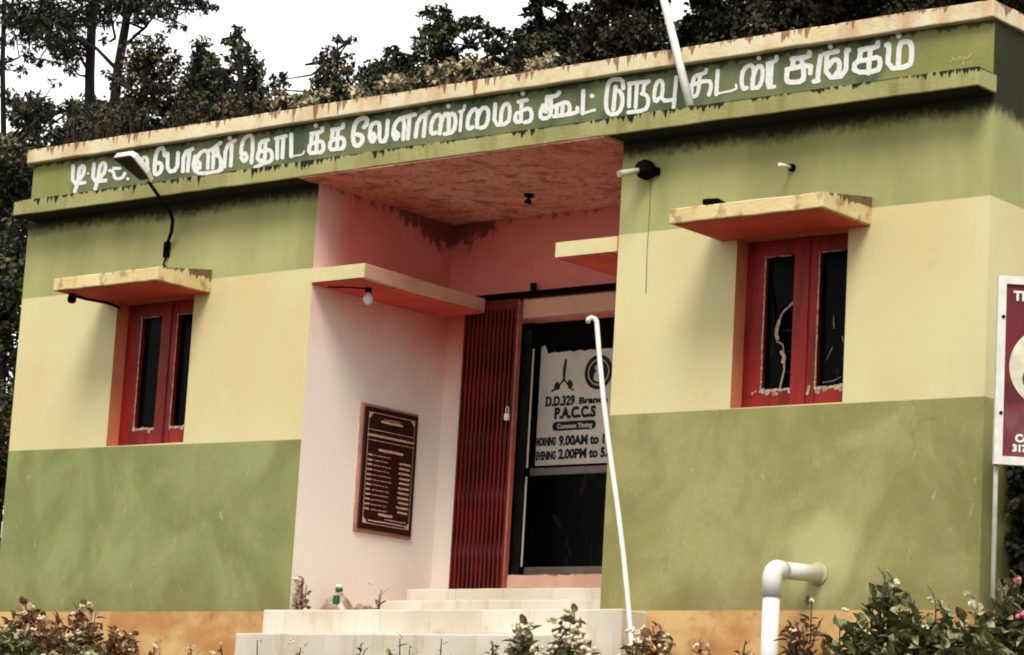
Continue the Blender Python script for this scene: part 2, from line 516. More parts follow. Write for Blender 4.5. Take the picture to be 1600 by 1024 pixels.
M['alu'] = plain('aluminium_bar', S(120, 112, 106, K), 0.4, 0.25, 8, 0.5)
M['alu_bright'] = plain('bright_aluminium_edge', S(250, 248, 244, 0.97), 0.4, 0.1, 8, 0.5)
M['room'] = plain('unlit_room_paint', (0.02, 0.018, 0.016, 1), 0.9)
M['roof'] = plain('roof_slab_concrete', (0.12, 0.11, 0.1, 1), 0.95)
M['chip'] = drip_mat('chipped_pink_sill', S(226, 176, 152, K), S(238, 200, 178, K), S(90, 46, 34, K), 0.39, 0.1, 0.5, 0.8, 22, 0.004)


def tile_mat():
    n = NT('step_tiles')
    x, y, z = n.xyz()
    c = n.mix(n.ss(n.noise(1.3, 3), 0.35, 0.65), S(218, 208, 192, K), S(238, 230, 216, K))
    # 0.44 m tiles: hairline joints and a faint difference from tile to tile
    u = n.math('DIVIDE', n.math('ADD', x, n.math('MULTIPLY', n.math('FLOOR', n.math('MULTIPLY', z, 6)), 0.21)), 0.44)
    fr = n.math('FRACT', u)
    joint = n.math('LESS_THAN', fr, 0.016)
    wn = n.t.nodes.new('ShaderNodeTexWhiteNoise'); wn.noise_dimensions = '1D'
    n.t.links.new(n.math('FLOOR', u), wn.inputs['W'])
    c = n.mix(n.math('MULTIPLY', wn.outputs[0], 0.32), c, S(196, 184, 150, K))
    c = n.mix(n.math('MULTIPLY', joint, 0.22), c, S(120, 100, 76, K))
    dirt = n.ss(n.noise(5, 5, (1, 1, 1), (2, 0, 0)), 0.56, 0.72)
    c = n.mix(n.math('MULTIPLY', dirt, 0.3), c, S(176, 136, 100, K))
    c = n.mix(n.math('MULTIPLY', n.ss(n.noise(9, 5, (1, 1, 0.15), (3, 0, 0)), 0.55, 0.75), 0.3), c, S(170, 120, 88, K))
    return n.finish(c, 0.55, None, 0, 0.4)


M['tile'] = tile_mat()

# ------------------------------------------------------------------ ground
XL, XR = -3.14, 5.506
X1, X2, DEP = 0.0, 2.746, 1.5
BACK = 5.6


def ground_z(x, y):
    if y < -0.6: z = -0.62 + 0.165 * (y + 0.6)
    elif y < 6.5: z = -0.62
    else: z = -0.62 + 0.10 * (y - 6.5)
    z = max(-3.0, min(z, 14 + 0.01 * y))
    k = 0.0 if (-3.4 < x < 5.8 and -0.9 < y < 6) else 0.06
    return z + k * mnoise.noise(Vector((x * 0.7, y * 0.7, 0)))


n = NT('earth')
gc = n.mix(n.ss(n.noise(0.9, 6), 0.4, 0.6), (0.075, 0.040, 0.022, 1), (0.045, 0.05, 0.022, 1))
M['earth'] = n.finish(gc, 0.95, n.noise(12, 5), 0.05, 0.1)
mb = MB()
gx = sorted(set([-400, -250, -150, -90, -60, -40, -30] + [x * 1.0 for x in range(-24, 31)] + [36, 45, 60, 90, 150, 250, 400]))
gy = sorted(set([-400, -250, -150, -80, -50, -35, -26] + [y * 1.0 for y in range(-20, 25)] + [30, 40, 60, 90, 150, 250, 400]))
idx = {}
vs, fs = [], []
for j, y in enumerate(gy):
    for i, x in enumerate(gx):
        idx[i, j] = len(vs); vs.append((x, y, ground_z(x, y)))
for j in range(len(gy) - 1):
    for i in range(len(gx) - 1):
        fs.append((idx[i, j], idx[i + 1, j], idx[i + 1, j + 1], idx[i, j + 1]))
mb.add(vs, fs, True)
tag(mb.build('ground', M['earth']), 'red brown earth slope below the building', 'ground', kind='structure')

# ------------------------------------------------------------------ the building
B = empty('office_building', (1.2, 0, -0.6), 'single storey green and cream society office with a pink entrance recess', 'building')


def wall_hole(mb, x0, x1, z0, z1, hx0, hx1, hz0, hz1, y=0.0):
    xs = [x0, hx0, hx1, x1]; zs = [z0, hz0, hz1, z1]
    for i in range(3):
        for j in range(3):
            if i == 1 and j == 1: continue
            mb.quad((xs[i], y, zs[j]), (xs[i + 1], y, zs[j]), (xs[i + 1], y, zs[j + 1]), (xs[i], y, zs[j + 1]))


WZ0, WZ1 = 1.262, 2.349
WIN = [(-2.03, -1.198), (3.692, 4.522)]
ZB = -0.8
mb = MB(); wall_hole(mb, XL, X1, ZB, 3.19, WIN[0][0], WIN[0][1], WZ0 - 0.02, WZ1); mb.build('front_wall', M['wall_a'], B)
mb = MB(); wall_hole(mb, X2, XR, ZB, 3.19, WIN[1][0], WIN[1][1], WZ0, WZ1); mb.build('front_wall', M['wall_b'], B)
mb = MB(); mb.quad((XR, 0, ZB), (XR, BACK, ZB), (XR, BACK, 3.545), (XR, 0, 3.545)); mb.build('side_wall', M['wall_b'], B)
mb = MB(); mb.quad((XL, BACK, ZB), (XL, 0, ZB), (XL, 0, 3.545), (XL, BACK, 3.545)); mb.build('side_wall', M['wall_a'], B)
mb = MB(); mb.quad((XR, BACK, ZB), (XL, BACK, ZB), (XL, BACK, 3.545), (XR, BACK, 3.545)); mb.build('back_wall', M['wall_a'], B)
mb = MB(); mb.box(XL + 0.01, XR - 0.01, 0.13, BACK - 0.01, 3.13, 3.25); mb.build('roof', M['roof'], B)
# rear room walls so that the inside is dark
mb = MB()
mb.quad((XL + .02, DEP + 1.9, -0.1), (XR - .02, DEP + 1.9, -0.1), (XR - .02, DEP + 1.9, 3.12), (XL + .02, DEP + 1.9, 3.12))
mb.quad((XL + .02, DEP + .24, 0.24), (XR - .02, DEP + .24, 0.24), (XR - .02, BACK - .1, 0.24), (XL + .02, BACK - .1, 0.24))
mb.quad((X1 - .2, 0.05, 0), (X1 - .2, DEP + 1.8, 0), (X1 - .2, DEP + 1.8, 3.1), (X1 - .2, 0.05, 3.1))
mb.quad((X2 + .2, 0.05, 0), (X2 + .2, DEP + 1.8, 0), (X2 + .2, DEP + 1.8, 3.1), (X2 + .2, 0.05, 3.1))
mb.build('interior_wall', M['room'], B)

# entrance recess
OX0, OX1, OZ0, OZ1 = 0.27, 2.05, 0.26, 2.30
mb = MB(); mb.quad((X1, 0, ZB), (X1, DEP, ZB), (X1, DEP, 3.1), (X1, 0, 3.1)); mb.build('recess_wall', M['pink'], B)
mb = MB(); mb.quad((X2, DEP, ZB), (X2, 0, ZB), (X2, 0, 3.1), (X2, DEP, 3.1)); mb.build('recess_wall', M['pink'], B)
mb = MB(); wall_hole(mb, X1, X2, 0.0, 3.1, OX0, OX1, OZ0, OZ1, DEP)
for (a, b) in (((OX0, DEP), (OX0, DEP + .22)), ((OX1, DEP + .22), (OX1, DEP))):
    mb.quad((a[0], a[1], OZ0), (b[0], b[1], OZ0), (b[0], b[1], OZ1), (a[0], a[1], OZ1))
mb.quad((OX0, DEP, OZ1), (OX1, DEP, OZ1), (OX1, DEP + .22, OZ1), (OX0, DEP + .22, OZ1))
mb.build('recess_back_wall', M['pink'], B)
mb = MB(); mb.box(0.68, 2.3, DEP - 0.035, DEP - 0.003, 2.295, 2.435, 0.008, 10, 0.006, None, 6); mb.build('lintel', M['canopy_in_pink'], B)
mb = MB(); mb.box(X1 + .003, X2 - .003, -0.212, DEP - .003, 3.073, 3.079, 0, 0); mb.build('recess_ceiling', M['ceil'], B)

# ledge, parapet, coping
mb = MB(); mb.box(-3.08, 5.53, -0.22, 0.0, 3.081, 3.197, 0.007, 90, 0.0045, None, 4); ledge = mb.build('ledge', M['ledge'], B)
UNDER_SHADE = plain('underside_shade', (0.014, 0.016, 0.009, 1), .95, .4, 14)  # the ledge's shaded underside, painted near-black on added strips
mb = MB(); mb.box(-3.07, X1 - .03, -0.205, -0.002, 3.074, 3.079); mb.build('painted_shade_strip', UNDER_SHADE, ledge)
mb = MB(); mb.box(X2 + .03, 5.515, -0.205, -0.002, 3.074, 3.079); mb.build('painted_shade_strip', UNDER_SHADE, ledge)
mb = MB(); mb.box(XL + .002, XR - .002, 0.0, 0.13, 3.19, 3.546); parapet = mb.build('parapet', M['parapet'], B)
mb = MB()
mb.box(XL - .02, XR + .022, -0.06, 0.17, 3.546, 3.655, 0.008, 80, 0.006, None, 3.5)
mb.box(XR - .15, XR + .022, 0.172, BACK, 3.546, 3.655, 0.008, 40, 0.004)
mb.box(XL - .02, XL + .15, 0.172, BACK, 3.546, 3.655, 0.008, 40, 0.004)
mb.build('coping', M['coping'], B)


# window canopies (thicker at the wall)
def canopy(x0, x1, mat, d=0.55, zb=2.352, zf=2.444, zw=2.53):
    mb = MB()

    def fn(c):
        if c.z > zb + 0.01 and c.y > -0.1: c.z = zw
        return c
    mb.box(x0, x1, -d, 0.0, zb, zf, 0.006, 26, 0.005, fn, 5)
    o = mb.build('canopy', mat, B)
    mb = MB(); mb.box(x0 + .03, x1 - .03, -d + .03, -0.002, zb - 0.008, zb - 0.002); mb.build('soffit_shade', M['soffit_shade'], o)
    return o


canopy(-2.15, -1.03, M['canopy'])
canopy(3.55, 4.685, M['canopy'])


# slab shelves on both cheeks of the recess
def shelf(x0, x1, y1, cut):
    mb = MB()

    def fn(c):
        if cut and c.y > 1 and c.x > 0.2: c.x -= 0.07
        return c
    mb.box(x0, x1, -0.012, y1, 2.345, 2.452, 0.007, 20, 0.004, fn, 4)
    o = mb.build('shelf_slab', M['canopy_in_pink'], B)
    mb = MB(); mb.box(x0 + .002, x1 - .002, -0.015, -0.0125, 2.349, 2.449); mb.build('front_edge', M['canopy_in'], o)
    mb = MB(); mb.box(x0 + .02 if x0 > 1 else x0, x1 - .05, 0.0, y1 - .03, 2.336, 2.343); mb.build('soffit_shade', M['soffit_shade'], o)


shelf(X1 + .002, 0.515, 1.41, True)
shelf(2.228, X2 - .002, 1.41, False)


# windows
def window(x0, x1, broken):
    yf = 0.15
    mb = MB()                                    # reveals
    mb.quad((x0, 0, WZ0 - .02), (x0, yf, WZ0 - .02), (x0, yf, WZ1), (x0, 0, WZ1))
    mb.quad((x1, yf, WZ0 - .02), (x1, 0, WZ0 - .02), (x1, 0, WZ1), (x1, yf, WZ1))
    mb.quad((x0, 0, WZ1), (x0, yf, WZ1), (x1, yf, WZ1), (x1, 0, WZ1))
    mb.quad((x0, 0, WZ0 - .02), (x1, 0, WZ0 - .02), (x1, yf, WZ0 - .02), (x0, yf, WZ0 - .02))
    mb.build('window_reveal', M['reveal'], B)
    s = 0.155 if x0 < 0 else 0.14
    p1 = (x0 + s, x0 + s + 0.225); p2 = (x0 + 0.545, x1 - 0.075)
    gz0, gz1 = 1.378, 2.243
    mb = MB()
    jb = dict(bev=0.004, seg=8, jit=0.0015)
    mb.box(x0, p1[0], yf - .03, yf + .05, WZ0 - .02, WZ1, **jb)
    mb.box(p1[1], p2[0], yf - .035, yf + .05, WZ0 - .02, WZ1, **jb)
    mb.box(p2[1], x1, yf - .03, yf + .05, WZ0 - .02, WZ1, **jb)
    for (a, b) in (p1, p2):
        mb.box(a, b, yf - .03, yf + .05, WZ0 - .02, gz0, **jb)
        mb.box(a, b, yf - .03, yf + .05, gz1, WZ1, **jb)
    mb.box((p1[1] + p2[0]) / 2 - .03, (p1[1] + p2[0]) / 2 + .03, yf - .047, yf - .036, WZ0, WZ1 - .01, **jb)
    w = mb.build('window', M['frame'], B)
    for k, (a, b) in enumerate((p1, p2)):
        mb = MB()
        if broken and k == 0:
            out = [(b, 1.95), (b - .02, 1.945), (b - .075, 1.925), (b - .125, 1.86), (b - .15, 1.77), (b - .14, 1.71), (b - .09, 1.68), (b - .10, 1.60), (b - .06, 1.52), (b - .075, 1.44), (b - .09, gz0)]
            poly = [(a, gz0), (a, gz1), (b, gz1)] + out
            # fan from the far corner keeps the jagged hole open
            pts = [(p[0], yf + .01, p[1]) for p in poly]
            tri = []
            for i in range(2, len(poly) - 1):
                tri.append((1, i, i + 1))
            tri.append((0, 1, len(poly) - 1))
            mb.add(pts, tri)
            mb.build('glass_pane', M['glass'], w)
            mb = MB()
            st = [([(b - .012, 1.99), (b - .015, 1.95), (b - .05, 1.925)], 0.018),
                  ([(b - .05, 1.925), (b - .105, 1.885), (b - .13, 1.82), (b - .15, 1.77)], 0.012),
                  ([(b - .128, 1.83), (b - .148, 1.76), (b - .135, 1.72)], 0.026),
                  ([(b - .138, 1.70), (b - .10, 1.685), (b - .085, 1.66), (b - .085, 1.60)], 0.010),
                  ([(b - .10, 1.63), (b - .075, 1.60), (b - .085, 1.57)], 0.026),
                  ([(b - .075, 1.57), (b - .075, 1.5), (b - .095, 1.43), (b - .10, gz0 + .02)], 0.013)]
            stroke_fill(st, 0.004, lambda x, z: (x, yf + .006, z), mb, 0.006)
            mb.build('crack', M['putty'], w)
            mb = MB()
            for zz in (1.52, 1.655, 1.79, 1.92, 2.06):
                mb.tube([(a - .1, yf + .12, zz), (b + .1, yf + .12, zz)], 0.005, 6)
            mb.build('grille', M['grey_line'], w)
        else:
            mb.quad((a, yf + .01, gz0), (b, yf + .01, gz0), (b, yf + .01, gz1), (a, yf + .01, gz1))
            mb.build('glass_pane', M['glass'], w)
        # flaking putty beads along the left and lower edges, thin at the head
        mb = MB()
        rr = random.Random(int(x0 * 100) + k)
        jit = lambda am: (rr.random() - .5) * am
        st = [([(a + .004 + jit(.003), gz0 + (gz1 - gz0) * t / 14) for t in range(0, 15)], 0.011),
              ([(a + (b - a) * t / 8, gz0 + .004 + jit(.008)) for t in range(0, 9)], 0.018),
              ([(a + .02, gz1 - .004), (a + (b - a) * .5, gz1 - .002), (b - .03, gz1 - .006)], 0.006)]
        for _ in range(7 if broken else 3):
            st.append(([(a + rr.random() * (b - a), gz0 - .005 + jit(.03))], 0.02 + rr.random() * .018))
        if broken and k == 0:
            st += [([(a - .05, gz0 - .01)], .022), ([(a - .03, gz0 + .002)], .018), ([(b + .01, gz0 + .02)], .016)]
        if broken and k == 1:
            st += [([(a - .035, gz0 + .01), (a - .045, gz0 - .03)], .02)]
        stroke_fill(st, 0.004, lambda x, z: (x, yf - .033 if x > a - .02 and x < b + .02 else yf - .04, z), mb, 0.012)
        mb.build('putty', M['putty'], w)
    if broken:
        a, b = p2
        for st in (([(a + .10, 1.83), (a + .105, 1.76)], .012), ([(a + .06, 1.56), (a + .08, 1.60), (a + .10, 1.64)], .007),
                   ([(a + .04, 1.42), (a + .12, 1.425), (a + .17, 1.45)], .008), ([(a + .17, 1.70), (a + .18, 1.66)], .01)):
            mb = MB(); stroke_fill([st], 0.003, lambda x, z: (x, yf + .004, z), mb, .006)
            mb.build('smear', M['grey_line'], w)


window(WIN[0][0], WIN[0][1], False)
window(WIN[1][0], WIN[1][1], True)

# steps (risers seen from below eye level)
for (x0, x1, y0, y1, z0, z1) in ((0.03, 2.86, -0.55, -0.20, -0.9, -0.205), (0.0, 3.12, -0.26, 0.42, -0.9, -0.019),
                                 (0.47, X2 - .003, 0.40, 1.02, -0.5, 0.107), (0.20, X2 - .003, 1.0, DEP - .003, -0.5, 0.246)):
    mb = MB(); mb.box(x0, x1, y0, y1, z0, z1, 0.010, 40, 0.004, None, 5); mb.build('step', M['tile'], B)
mb = MB(); mb.box(X1 + .003, 0.47, 0.42, 1.4, -0.5, -0.02); mb.box(X1 + .003, 0.20, 1.0, DEP - .003, -0.015, 0.10); mb.build('recess_floor', M['canopy_in_pink'], B)

# door in the opening
YD = DEP + 0.2
mb = MB()
mb.box(OX0, 0.575, YD - .01, YD + .05, 0.25, 2.3)
mb.box(0.577, 0.712, YD - .03, YD + .04, 0.40, 2.298, 0.004)
mb.box(0.712, OX1, YD + .01, YD + .04, 2.12, 2.299)
door = mb.build('door', M['black'], B)
mb = MB(); mb.box(0.63, 0.70, YD - .036, YD - .031, 0.42, 2.25); mb.build('stile', M['dark_metal'], door)
mb = MB(); mb.box(0.716, 0.730, YD - .036, YD - .028, 0.472, 1.14, 0.002); mb.box(0.716, 0.730, YD - .036, YD - .028, 1.205, 2.10, 0.002); mb.build('edge_strip', M['alu_bright'], door)
mb = MB(); mb.box(0.742, OX1, YD - .025, YD + .03, 1.148, 1.202, 0.004); mb.build('middle_rail', M['alu'], door)
mb = MB(); mb.box(0.742, OX1, YD - .025, YD + .03, 0.412, 0.47, 0.004); mb.build('bottom_rail', M['alu'], door)
mb = MB(); mb.quad((0.742, YD + .01, 0.47), (OX1, YD + .01, 0.47), (OX1, YD + .01, 2.12), (0.742, YD + .01, 2.12)); mb.build('glass_pane', M['glass'], door)
mb = MB(); mb.box(0.70, OX1 - .003, DEP - .05, DEP + .15, 0.247, 0.392, 0.012, 24, 0.010, None, 9); mb.build('door_sill', M['chip'], B)

# folding gate
mb = MB(); mb.box(0.30, 2.68, DEP - .055, DEP - .04, 2.442, 2.492, 0.003); mb.box(0.84, 0.89, DEP - .06, DEP - .038, 2.493, 2.55, 0.004)
mb.tube([(0.3, DEP - .075, 2.455), (2.68, DEP - .075, 2.455)], .012, 8); mb.build('gate_rail', M['black'], B)
mb = MB(); mb.box(0.235, 0.765, DEP - .058, DEP - .03, 0.262, 0.285, .003); mb.box(0.235, 0.765, DEP - .07, DEP - .03, 2.36, 2.44, .003)
mb.box(0.24, 0.75, DEP - .034, DEP - .028, 0.27, 2.40)
gate = mb.build('folding_gate', M['gate'], B)
NS = 13
for i in range(NS):
    x = 0.245 + 0.49 * i / (NS - 1)
    mb = MB(); mb.box(x - .008, x + .008, DEP - .075, DEP - .045, 0.27, 2.42, 0.003); mb.build('slat', M['gate'], gate)
mb = MB()
rr = random.Random(3)
for z0 in (0.36, 0.78, 1.20, 1.62, 2.0):
    for i in range(NS - 1):
        xa = 0.245 + 0.49 * i / (NS - 1); xb = xa + 0.49 / (NS - 1)
        h = 0.30
        mb.tube([(xa, DEP - .050, z0), (xb, DEP - .050, z0 + h)], 0.006, 5)
        mb.tube([(xa, DEP - .056, z0 + h), (xb, DEP - .056, z0)], 0.006, 5)
mb.build('lattice', M['gate'], gate)
mb = MB(); mb.box(0.755, 0.772, DEP - .085, DEP - .04, 0.27, 2.42, 0.003); mb.build('end_bar', M['gate_edge'], gate)
mb = MB(); mb.box(0.718, 0.752, DEP - .13, DEP - .098, 1.52, 1.57, .006)
mb.tube([(0.723, DEP - .114, 1.57), (0.723, DEP - .114, 1.61), (0.735, DEP - .114, 1.625), (0.747, DEP - .114, 1.61), (0.747, DEP - .114, 1.57)], .004, 6)
mb.build('padlock', M['alu_bright'], gate)

# ------------------------------------------------------------------ painted lettering on the parapet
LET = []


def L(ox, oy, w, *strokes):
    for s in strokes:
        LET.append(([(ox + p[0] / 6.4, oy + p[1] / 6.4) for p in s], w * 0.93 / 6.4))


A, Bc, Cc, Dc, Ec, Fc, Gc = (90, 190), (330, 170), (540, 120), (720, 90), (920, 60), (1050, 50), (1210, 30)
L(*A, 40, [(155, 445), (150, 630), (270, 612)], [(172, 700), (205, 600), (215, 480), (240, 440), (268, 450), (262, 520), (225, 575)])
L(*A, 26, [(305, 520)])
L(*A, 40, [(365, 425), (350, 605), (480, 590)], [(375, 672), (405, 580), (420, 450), (455, 408), (482, 430), (470, 510), (430, 560)])
L(*A, 34, [(520, 492), (560, 500), (570, 575), (645, 570), (672, 520)], [(700, 575)], [(560, 470), (620, 470)])
L(*A, 38, [(765, 420), (775, 365), (805, 365), (812, 450)], [(822, 410), (860, 355), (895, 365), (900, 440), (882, 540), (850, 570)])
L(*A, 44, [(1070, 340), (1062, 268), (1020, 265), (985, 315), (970, 430), (968, 525), (1000, 530), (1040, 490), (1040, 425), (1000, 412)])
L(*A, 42, [(1100, 320), (1098, 505), (1195, 488), (1205, 315)], [(1252, 498), (1262, 315), (1350, 275)], [(1320, 300), (1300, 495)])
L(*A, 40, [(1410, 470), (1375, 450), (1385, 400), (1425, 410), (1420, 465)], [(1390, 400), (1410, 330), (1460, 290), (1510, 300), (1500, 470)],
  [(1500, 300), (1565, 270)], [(1562, 285), (1552, 465)], [(1375, 350), (1352, 440), (1385, 515), (1480, 520), (1600, 500), (1640, 480)])
L(*Bc, 40, [(0, 640), (60, 638), (98, 585), (92, 480), (40, 470)], [(25, 395), (20, 560)], [(25, 395), (95, 340)], [(60, 380), (72, 470)])
L(*Bc, 42, [(132, 580), (145, 375), (240, 318)], [(207, 365), (195, 570)])
L(*Bc, 50, [(185, 295)])
L(*Bc, 42, [(300, 490), (330, 535), (362, 490), (335, 435), (298, 475), (305, 350), (350, 275), (408, 265), (418, 380), (402, 540)])
L(*Bc, 42, [(570, 312), (492, 330), (480, 430)], [(545, 325), (535, 515)], [(535, 420), (470, 435), (462, 520), (535, 515)],
  [(538, 420), (592, 410), (612, 470), (598, 530), (520, 545), (440, 590)])
L(*Bc, 42, [(660, 498), (660, 300)], [(645, 300), (745, 275)], [(722, 300), (712, 490)])
L(*Bc, 44, [(800, 260), (800, 475)])
L(*Bc, 16, [(800, 478), (920, 460), (930, 425)])
L(*Bc, 50, [(1045, 170)])
for (dx, dy) in ((0, 0), (207, -36)):
    L(Bc[0] + dx / 6.4, Bc[1] + dy / 6.4, 44, [(1002, 250), (1108, 232), (1112, 195)], [(1010, 255), (1000, 330)], [(1062, 240), (1050, 440)],
      [(1052, 335), (985, 355), (978, 448), (1050, 440)], [(1055, 335), (1112, 325), (1128, 385), (1110, 432), (1080, 440)])
L(*Cc, 50, [(185, 505), (215, 470), (212, 415), (160, 412), (100, 455), (75, 560), (78, 672), (120, 698), (168, 655), (168, 595), (120, 578)])
L(*Cc, 44, [(292, 600), (260, 570), (240, 610), (265, 660), (295, 620), (280, 570)], [(240, 600), (252, 485), (300, 455), (345, 470), (332, 650), (408, 645), (422, 440)])
L(*Cc, 44, [(525, 570), (495, 545), (478, 590), (500, 635), (528, 590)], [(474, 580), (492, 475), (540, 420), (592, 430), (575, 625)], [(540, 420), (695, 378)], [(640, 410), (622, 620)])
L(*Cc, 44, [(700, 600), (725, 425), (835, 355)], [(800, 400), (780, 595)])
L(*Cc, 44, [(905, 560), (860, 575), (850, 520), (872, 425), (925, 370), (962, 410), (942, 570)], [(945, 490), (985, 375), (1035, 370), (1030, 560)],
  [(1030, 400), (1080, 360), (1105, 440), (1080, 555), (990, 575)])
L(*Cc, 48, [(1028, 295)])
L(*Cc, 34, [(1192, 290), (1178, 345), (1140, 350)], [(1160, 350), (1145, 540)])
L(*Cc, 44, [(1270, 505), (1230, 525), (1215, 490), (1232, 385), (1285, 315), (1325, 345), (1312, 505)], [(1312, 430), (1355, 315), (1420, 310), (1432, 400), (1402, 500), (1345, 515)])
L(*Dc, 42, [(345, 465), (332, 680), (470, 665), (495, 560), (480, 460), (435, 468), (405, 540), (400, 660)])
L(*Dc, 50, [(620, 362)])
L(*Dc, 44, [(575, 445), (660, 425)], [(610, 435), (600, 640)], [(602, 545), (548, 562), (543, 650), (600, 640)], [(610, 530), (688, 505), (712, 560), (700, 635), (640, 650)])
L(*Dc, 44, [(820, 480), (795, 555), (800, 612), (880, 605), (905, 540), (900, 400)], [(862, 395), (852, 545)], [(862, 395), (960, 385), (985, 350)], [(830, 535), (960, 480)],
  [(960, 480), (1060, 440), (1092, 490), (1082, 565)], [(962, 490), (955, 582)], [(930, 590), (1168, 555), (1165, 505)], [(1020, 480), (1010, 580)])
L(*Dc, 46, [(1225, 335), (1218, 560)])
L(*Dc, 30, [(1218, 560), (1340, 525)])
L(*Dc, 50, [(1312, 385)])
L(*Ec, 46, [(345, 500), (338, 408), (220, 412), (185, 480), (168, 680), (200, 765), (300, 752), (338, 660), (335, 565), (300, 525)], [(268, 485), (245, 715)])
L(*Ec, 42, [(410, 450), (402, 680)], [(400, 455), (600, 430)], [(482, 460), (468, 690)], [(590, 440), (552, 465), (545, 550)], [(395, 742), (560, 722), (598, 660), (590, 575), (530, 555)])
L(*Ec, 42, [(705, 600), (665, 640), (650, 580), (672, 450), (722, 412), (745, 475), (722, 630), (860, 615)], [(875, 390), (848, 690)])
L(*Ec, 42, [(1175, 315), (1162, 352), (1055, 375), (1040, 450)], [(1020, 470), (1205, 415), (1228, 480), (1200, 565)], [(1112, 375), (1092, 565), (1040, 590)], [(1030, 470), (1025, 590)])
L(*Ec, 44, [(1290, 325), (1275, 560)])
L(*Ec, 24, [(1275, 555), (1480, 515), (1472, 465)])
L(*Fc, 50, [(868, 262)])
L(*Fc, 46, [(745, 560), (710, 575), (692, 490), (712, 375), (785, 325), (825, 370), (800, 565)], [(805, 470), (850, 345), (905, 345), (908, 460), (870, 560), (815, 560)])
L(*Fc, 42, [(960, 320), (950, 560), (1022, 548)], [(955, 315), (1045, 290), (1045, 250)], [(1000, 310), (985, 550)])
L(*Gc, 54, [(175, 400), (350, 375), (352, 335)], [(190, 410), (180, 480)], [(125, 505), (365, 450), (358, 540)], [(130, 505), (118, 610), (145, 635), (285, 625), (298, 540), (268, 395)])
L(*Gc, 52, [(462, 370), (445, 480), (430, 615)], [(395, 625), (440, 615)])
L(*Gc, 54, [(560, 275)])
L(*Gc, 52, [(500, 350), (635, 322)], [(525, 350), (515, 590), (715, 568), (722, 310)], [(745, 310), (715, 330)], [(535, 480), (590, 405), (645, 410), (655, 500), (610, 560)])
L(*Gc, 54, [(855, 310), (1030, 280), (1035, 235)], [(865, 310), (850, 400)], [(960, 300), (940, 540)], [(950, 405), (805, 425), (795, 535), (1030, 525), (1062, 450), (1045, 380), (960, 395)])
L(*Gc, 56, [(1120, 260), (1150, 255), (1130, 500), (1345, 475), (1375, 400), (1370, 240), (1320, 222), (1250, 240), (1238, 480)])
L(*Gc, 60, [(1242, 168)])
mb = MB()
stroke_fill(LET, 0.7, lambda x, y: pix(x, y, 1, -0.003), mb, 1.3, 1)
mb.build('lettering', M['white'], parapet)
mb = MB()
stroke_fill([([(1486, 97), (1490, 90), (1494, 96)], 1.6), ([(1497, 94), (1500, 87), (1503, 94)], 1.6), ([(1505, 101), (1506, 88), (1510, 92)], 1.6), ([(1511, 92), (1518, 84)], 1.8), ([(1488, 88)], 1.8)],
            0.6, lambda x, y: pix(x, y, 1, -0.003), mb, .5)
mb.build('signature', plain('pale_yellow_paint', S(208, 204, 140, K), 0.8), parapet)

# ------------------------------------------------------------------ things on the building
# street-lamp bracket on the left wall
t = empty('wall_lamp', (-1.524, 0, 2.71), 'street lamp on a bent black bracket fixed to the green wall above the first window', 'lamp')
XLm = -1.524
arm = [(XLm, 0.0, 2.70), (XLm, -0.03, 2.705)] + [tuple(pix(a, b, 1, y)) for a, b, y in ((268, 362, -.06), (270, 345, -.12), (266, 331, -.18), (256, 317, -.24), (244, 301, -.29), (232, 284, -.34))]
c2 = pix(230, 281, 1, -.345); c3 = pix(196, 247, 1, -.53)
mb = MB()
mb.tube(arm, 0.0135, 8); mb.build('bracket', M['black'], t)
mb = MB(); mb.box(XLm - .03, XLm + .03, -0.022, -0.001, 2.66, 2.78, .004); mb.tube([(XLm, -.012, 2.66), (XLm - .005, -.03, 2.60), (XLm + .01, -.012, 2.58)], .008, 6); mb.build('wall_plate', M['black'], t)
# lamp head: a flat tapering housing along the arm
d = Vector(c3 - c2).normalized()
side = Vector((1, 0, 0)); up = side.cross(d).normalized()
if up.z < 0: up = -up
h0 = Vector(c2)


def head(mb, s0, s1, w0, w1, t0, t1):
    vs = []
    for s, w in ((s0, w0), (s1, w1)):
        for a, b in ((-w, t0), (w, t0), (w, t1), (-w, t1)):
            vs.append(h0 + d * s + side * a + up * b)
    mb.add(vs, [(0, 1, 2, 3)[::-1], (4, 5, 6, 7), (0, 1, 5, 4), (1, 2, 6, 5), (2, 3, 7, 6), (3, 0, 4, 7)])


HL = (Vector(c3) - Vector(c2)).length
mb = MB(); head(mb, -0.02, 0.07, 0.03, 0.075, -0.012, 0.03); head(mb, 0.07, HL, 0.075, 0.10, -0.012, 0.04); head(mb, HL, HL + .03, 0.10, 0.085, -0.012, 0.035)
mb.build('lamp_housing', M['pole_white'], t)
mb = MB(); head(mb, 0.02, HL + .02, 0.045, 0.092, -0.02, -0.013); mb.build('lamp_lens', plain('unlit_lamp_lens', (0.022, 0.016, 0.015, 1), 0.4, 0.3, 12, 0.25), t)

